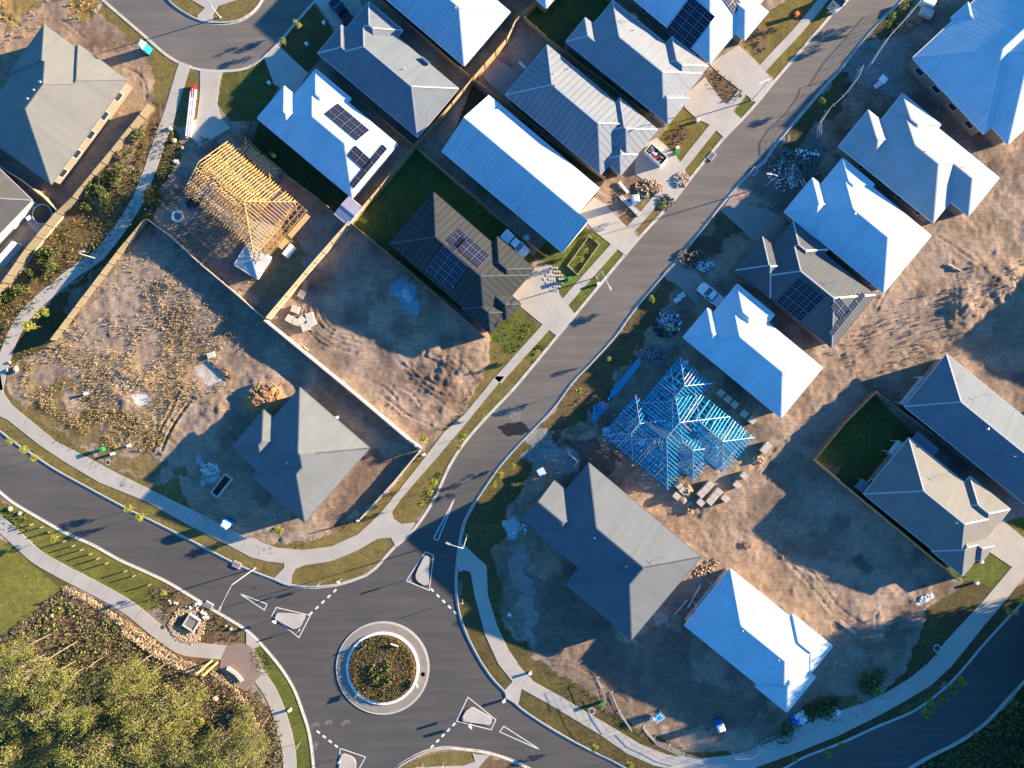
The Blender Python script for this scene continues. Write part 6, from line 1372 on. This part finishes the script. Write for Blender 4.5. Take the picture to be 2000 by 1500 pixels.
o = cover('island_tussocks', [ring*.0+np.array([(RC[0]+2.2*math.cos(a/30*math.pi), RC[1]-.6+2.2*math.sin(a/30*math.pi)) for a in range(60)])], 30, .24, L_gum, 9, "grassy green tuft at the middle of the roundabout island", zmax=.7, clump=4, csz=.2, cat='garden plants', thr=(1, .4, 2)); o.location.z = .45
cover('verge_beds', [P("1377,152 1400,132 1450,177 1432,204 1410,198"), P("1465,88 1480,52 1503,62 1495,98 1475,108"), P("1116,520 1128,530 1162,480 1148,468"), P("1300,262 1328,238 1348,256 1318,298"), P("1010,655 1028,632 1044,640 1005,692 990,690"), P("1038,690 1062,668 1070,675 1040,712"), P("838,948 862,918 878,926 840,985 822,975"), P("1205,370 1245,405 1235,430 1195,395")], 9, .17, L_red, 10, "russet low shrubs in the street side beds", zmax=.4, clump=3, csz=.15, cat='garden plants', thr=(1.2, .35, 3))
cover('east_scrub', [P("1130,780 1190,710 1230,640 1260,600 1300,640 1260,700 1200,760 1150,840 1060,890 1030,920 1020,900"), P("1560,290 1640,200 1720,110 1800,0 1760,-10 1700,80 1560,240"), P("1330,420 1400,410 1440,455 1370,520 1330,500"), P("1000,960 1050,880 1060,900 1010,990 985,1100 1000,1190 1040,1290 1150,1345 1230,1415 1330,1455 1460,1462 1700,1375 1780,1310 1830,1260 1840,1275 1780,1330 1700,1390 1460,1475 1330,1470 1220,1425 1140,1360 1030,1300 985,1200 970,1100")], 5, .17, L_grass, 11, "rough weeds along the right hand verges and lot edges", zmax=.25, clump=3, csz=.2, cat='weeds', thr=(2, .46, 12))
cover('verge_tufts', [P("20,760 60,800 120,850 175,895 245,935 310,962 300,975 235,945 165,905 110,862 45,810"), P("380,985 410,1020 450,1050 520,1070 600,1052 700,1010 700,1022 600,1066 520,1085 440,1062 390,1020"), P("965,650 1000,610 1030,640 960,715"), P("860,850 950,705 958,715 868,865")], 5, .14, L_grass, 12, "tufts of longer grass along the footpath verges", zmax=.18, clump=3, csz=.2, cat='grass', thr=(1.5, .48, 2))
cover('corner_scrub', [P("1780,1510 1870,1460 1966,1380 2040,1290 2040,1520")], 9, .28, L_gum3, 13, "dark shaded scrub in the bottom right corner", zmax=.9, clump=4, csz=.3, cat='scrub', thr=(2, .38, 2))
def rocks(specs, mat, label, n_, s0, s1, seed, name='rock_edging', cat='rocks', kind='stuff'):
    r_ = random.Random(seed); m_ = MB()
    for s in specs:
        pts = [G(*p) for p in spline(s, 3)]; L = len(pts)
        for k in range(int(n_*L)):
            p = pts[r_.randrange(L)]; s_ = r_.uniform(s0, s1); M_ = Matrix.Rotation(r_.uniform(0, 6), 3, 'Z') @ Matrix.Rotation(r_.uniform(-.4,.4), 3, 'X'); X_, Y_ = p[0]+r_.gauss(0,.25), p[1]+r_.gauss(0,.25); vs = []
            for c in ((-1,-1,-1),(1,-1,-1),(1,1,-1),(-1,1,-1),(-.7,-.7,1),(.7,-.7,1),(.7,.7,1),(-.7,.7,1)):
                q_ = M_ @ Vector((c[0]*s_*.5*r_.uniform(.7,1), c[1]*s_*.5*r_.uniform(.6,1), c[2]*s_*.3)); vs.append((X_+q_.x, Y_+q_.y, s_*.2+q_.z))
            m_.add(vs, [(0,3,2,1),(4,5,6,7),(0,1,5,4),(1,2,6,5),(2,3,7,6),(3,0,4,7)])
    return tag(m_.build(name, mat), label, cat, kind=kind)
rocks([Z(21, "930,475 1080,580 1200,660 1330,730 1460,790")], M_rock, "line of pale sandstone rocks edging the park path garden", 9, .25, .55, 1)
rocks([Z(21, "490,160 700,260 850,360 950,440 1100,530 1250,640 1400,720 1520,750"), Z(21, "1600,790 1750,900 1850,1030 1930,1180")], M_rock, "gravel swale of small golden stones beside the park path", 16, .12, .28, 2, 'gravel')
rocks([Z(21, "1340,330 1290,420 1330,500 1440,540 1500,490 1520,420"), Z(21, "1350,350 1400,310 1480,330"), Z(21, "1320,440 1380,480 1450,500")], M_rock, "golden gravel round the square grated pit", 22, .12, .3, 3, 'gravel')
rocks([Z(21, "1300,260 1340,265"), Z(21, "1455,280 1500,300 1545,350 1555,380")], M_sleep, "pale boulders beside the grated pit", 1.5, .4, .65, 4)
for k, (i_, x, y, s, l) in enumerate(((21,350,375,.75,"orange boulder in the tussock garden, left of a pair"),(21,395,355,.85,"orange boulder in the tussock garden, right of a pair"),(21,367,460,.7,"orange boulder alone on dark mulch above the bushland"),(21,178,485,.6,"boulder at the lawn's lower edge"),(21,1735,455,.75,"pale boulder in the shrubs near the kerb, lower"),(21,1697,430,.55,"pale boulder in the shrubs near the kerb, upper"),(21,1620,975,1.2,"long pale boulder below the plaza"),(21,1715,1110,.9,"boulder low in the garden beside the bottom footpath"),(21,1765,1130,.6,"small boulder next to the low garden boulder"),(5,125,1350,1.3,"large pale boulder beside the winding path's lower end"),(5,75,1300,.7,"orange boulder beside the path's lower end, upper"),(5,60,1360,.8,"orange boulder beside the path's lower end, lower"),(1,1280,970,1.0,"brown boulder at the court path's garden, upper"),(1,1310,1060,1.1,"pale boulder at the court path's garden, middle"),(1,1375,1115,.8,"brown boulder at the court path's garden, lower"),(5,1095,150,.6,"brown boulder by the garden corner under the pine frame"),(11,80,975,1.0,"pale boulder in the bed at the left edge, left of two"),(11,150,1010,.8,"pale boulder in the bed at the left edge, right of two"),(21,325,260,.6,"x"))):
    if l == 'x': continue
    ico = []; r_ = random.Random(k); m_ = MB(); nseg = 9; rings = [(.0,.62),(.35,.75),(.65,.62),(.85,.32)]; vs = []
    for (z_, q_) in rings:
        for a in range(nseg): vs.append((s*.6*q_*math.cos(a*2*math.pi/nseg)*r_.uniform(.8,1.15), s*.5*q_*math.sin(a*2*math.pi/nseg)*r_.uniform(.8,1.15), s*.5*z_+r_.uniform(-.02,.02)))
    fs = [(j*nseg+a, j*nseg+(a+1) % nseg, (j+1)*nseg+(a+1) % nseg, (j+1)*nseg+a) for j in range(3) for a in range(nseg)]+[tuple(range(3*nseg, 4*nseg))]
    m_.add(vs, fs); o = m_.build('boulder', M_rock, smooth=False); pz = Z(i_, f"{x},{y}")[0]; o.location = (*G(*pz), 0); o.rotation_euler.z = r_.uniform(0, 6); tag(o, l, 'boulder', 'loose garden boulders')
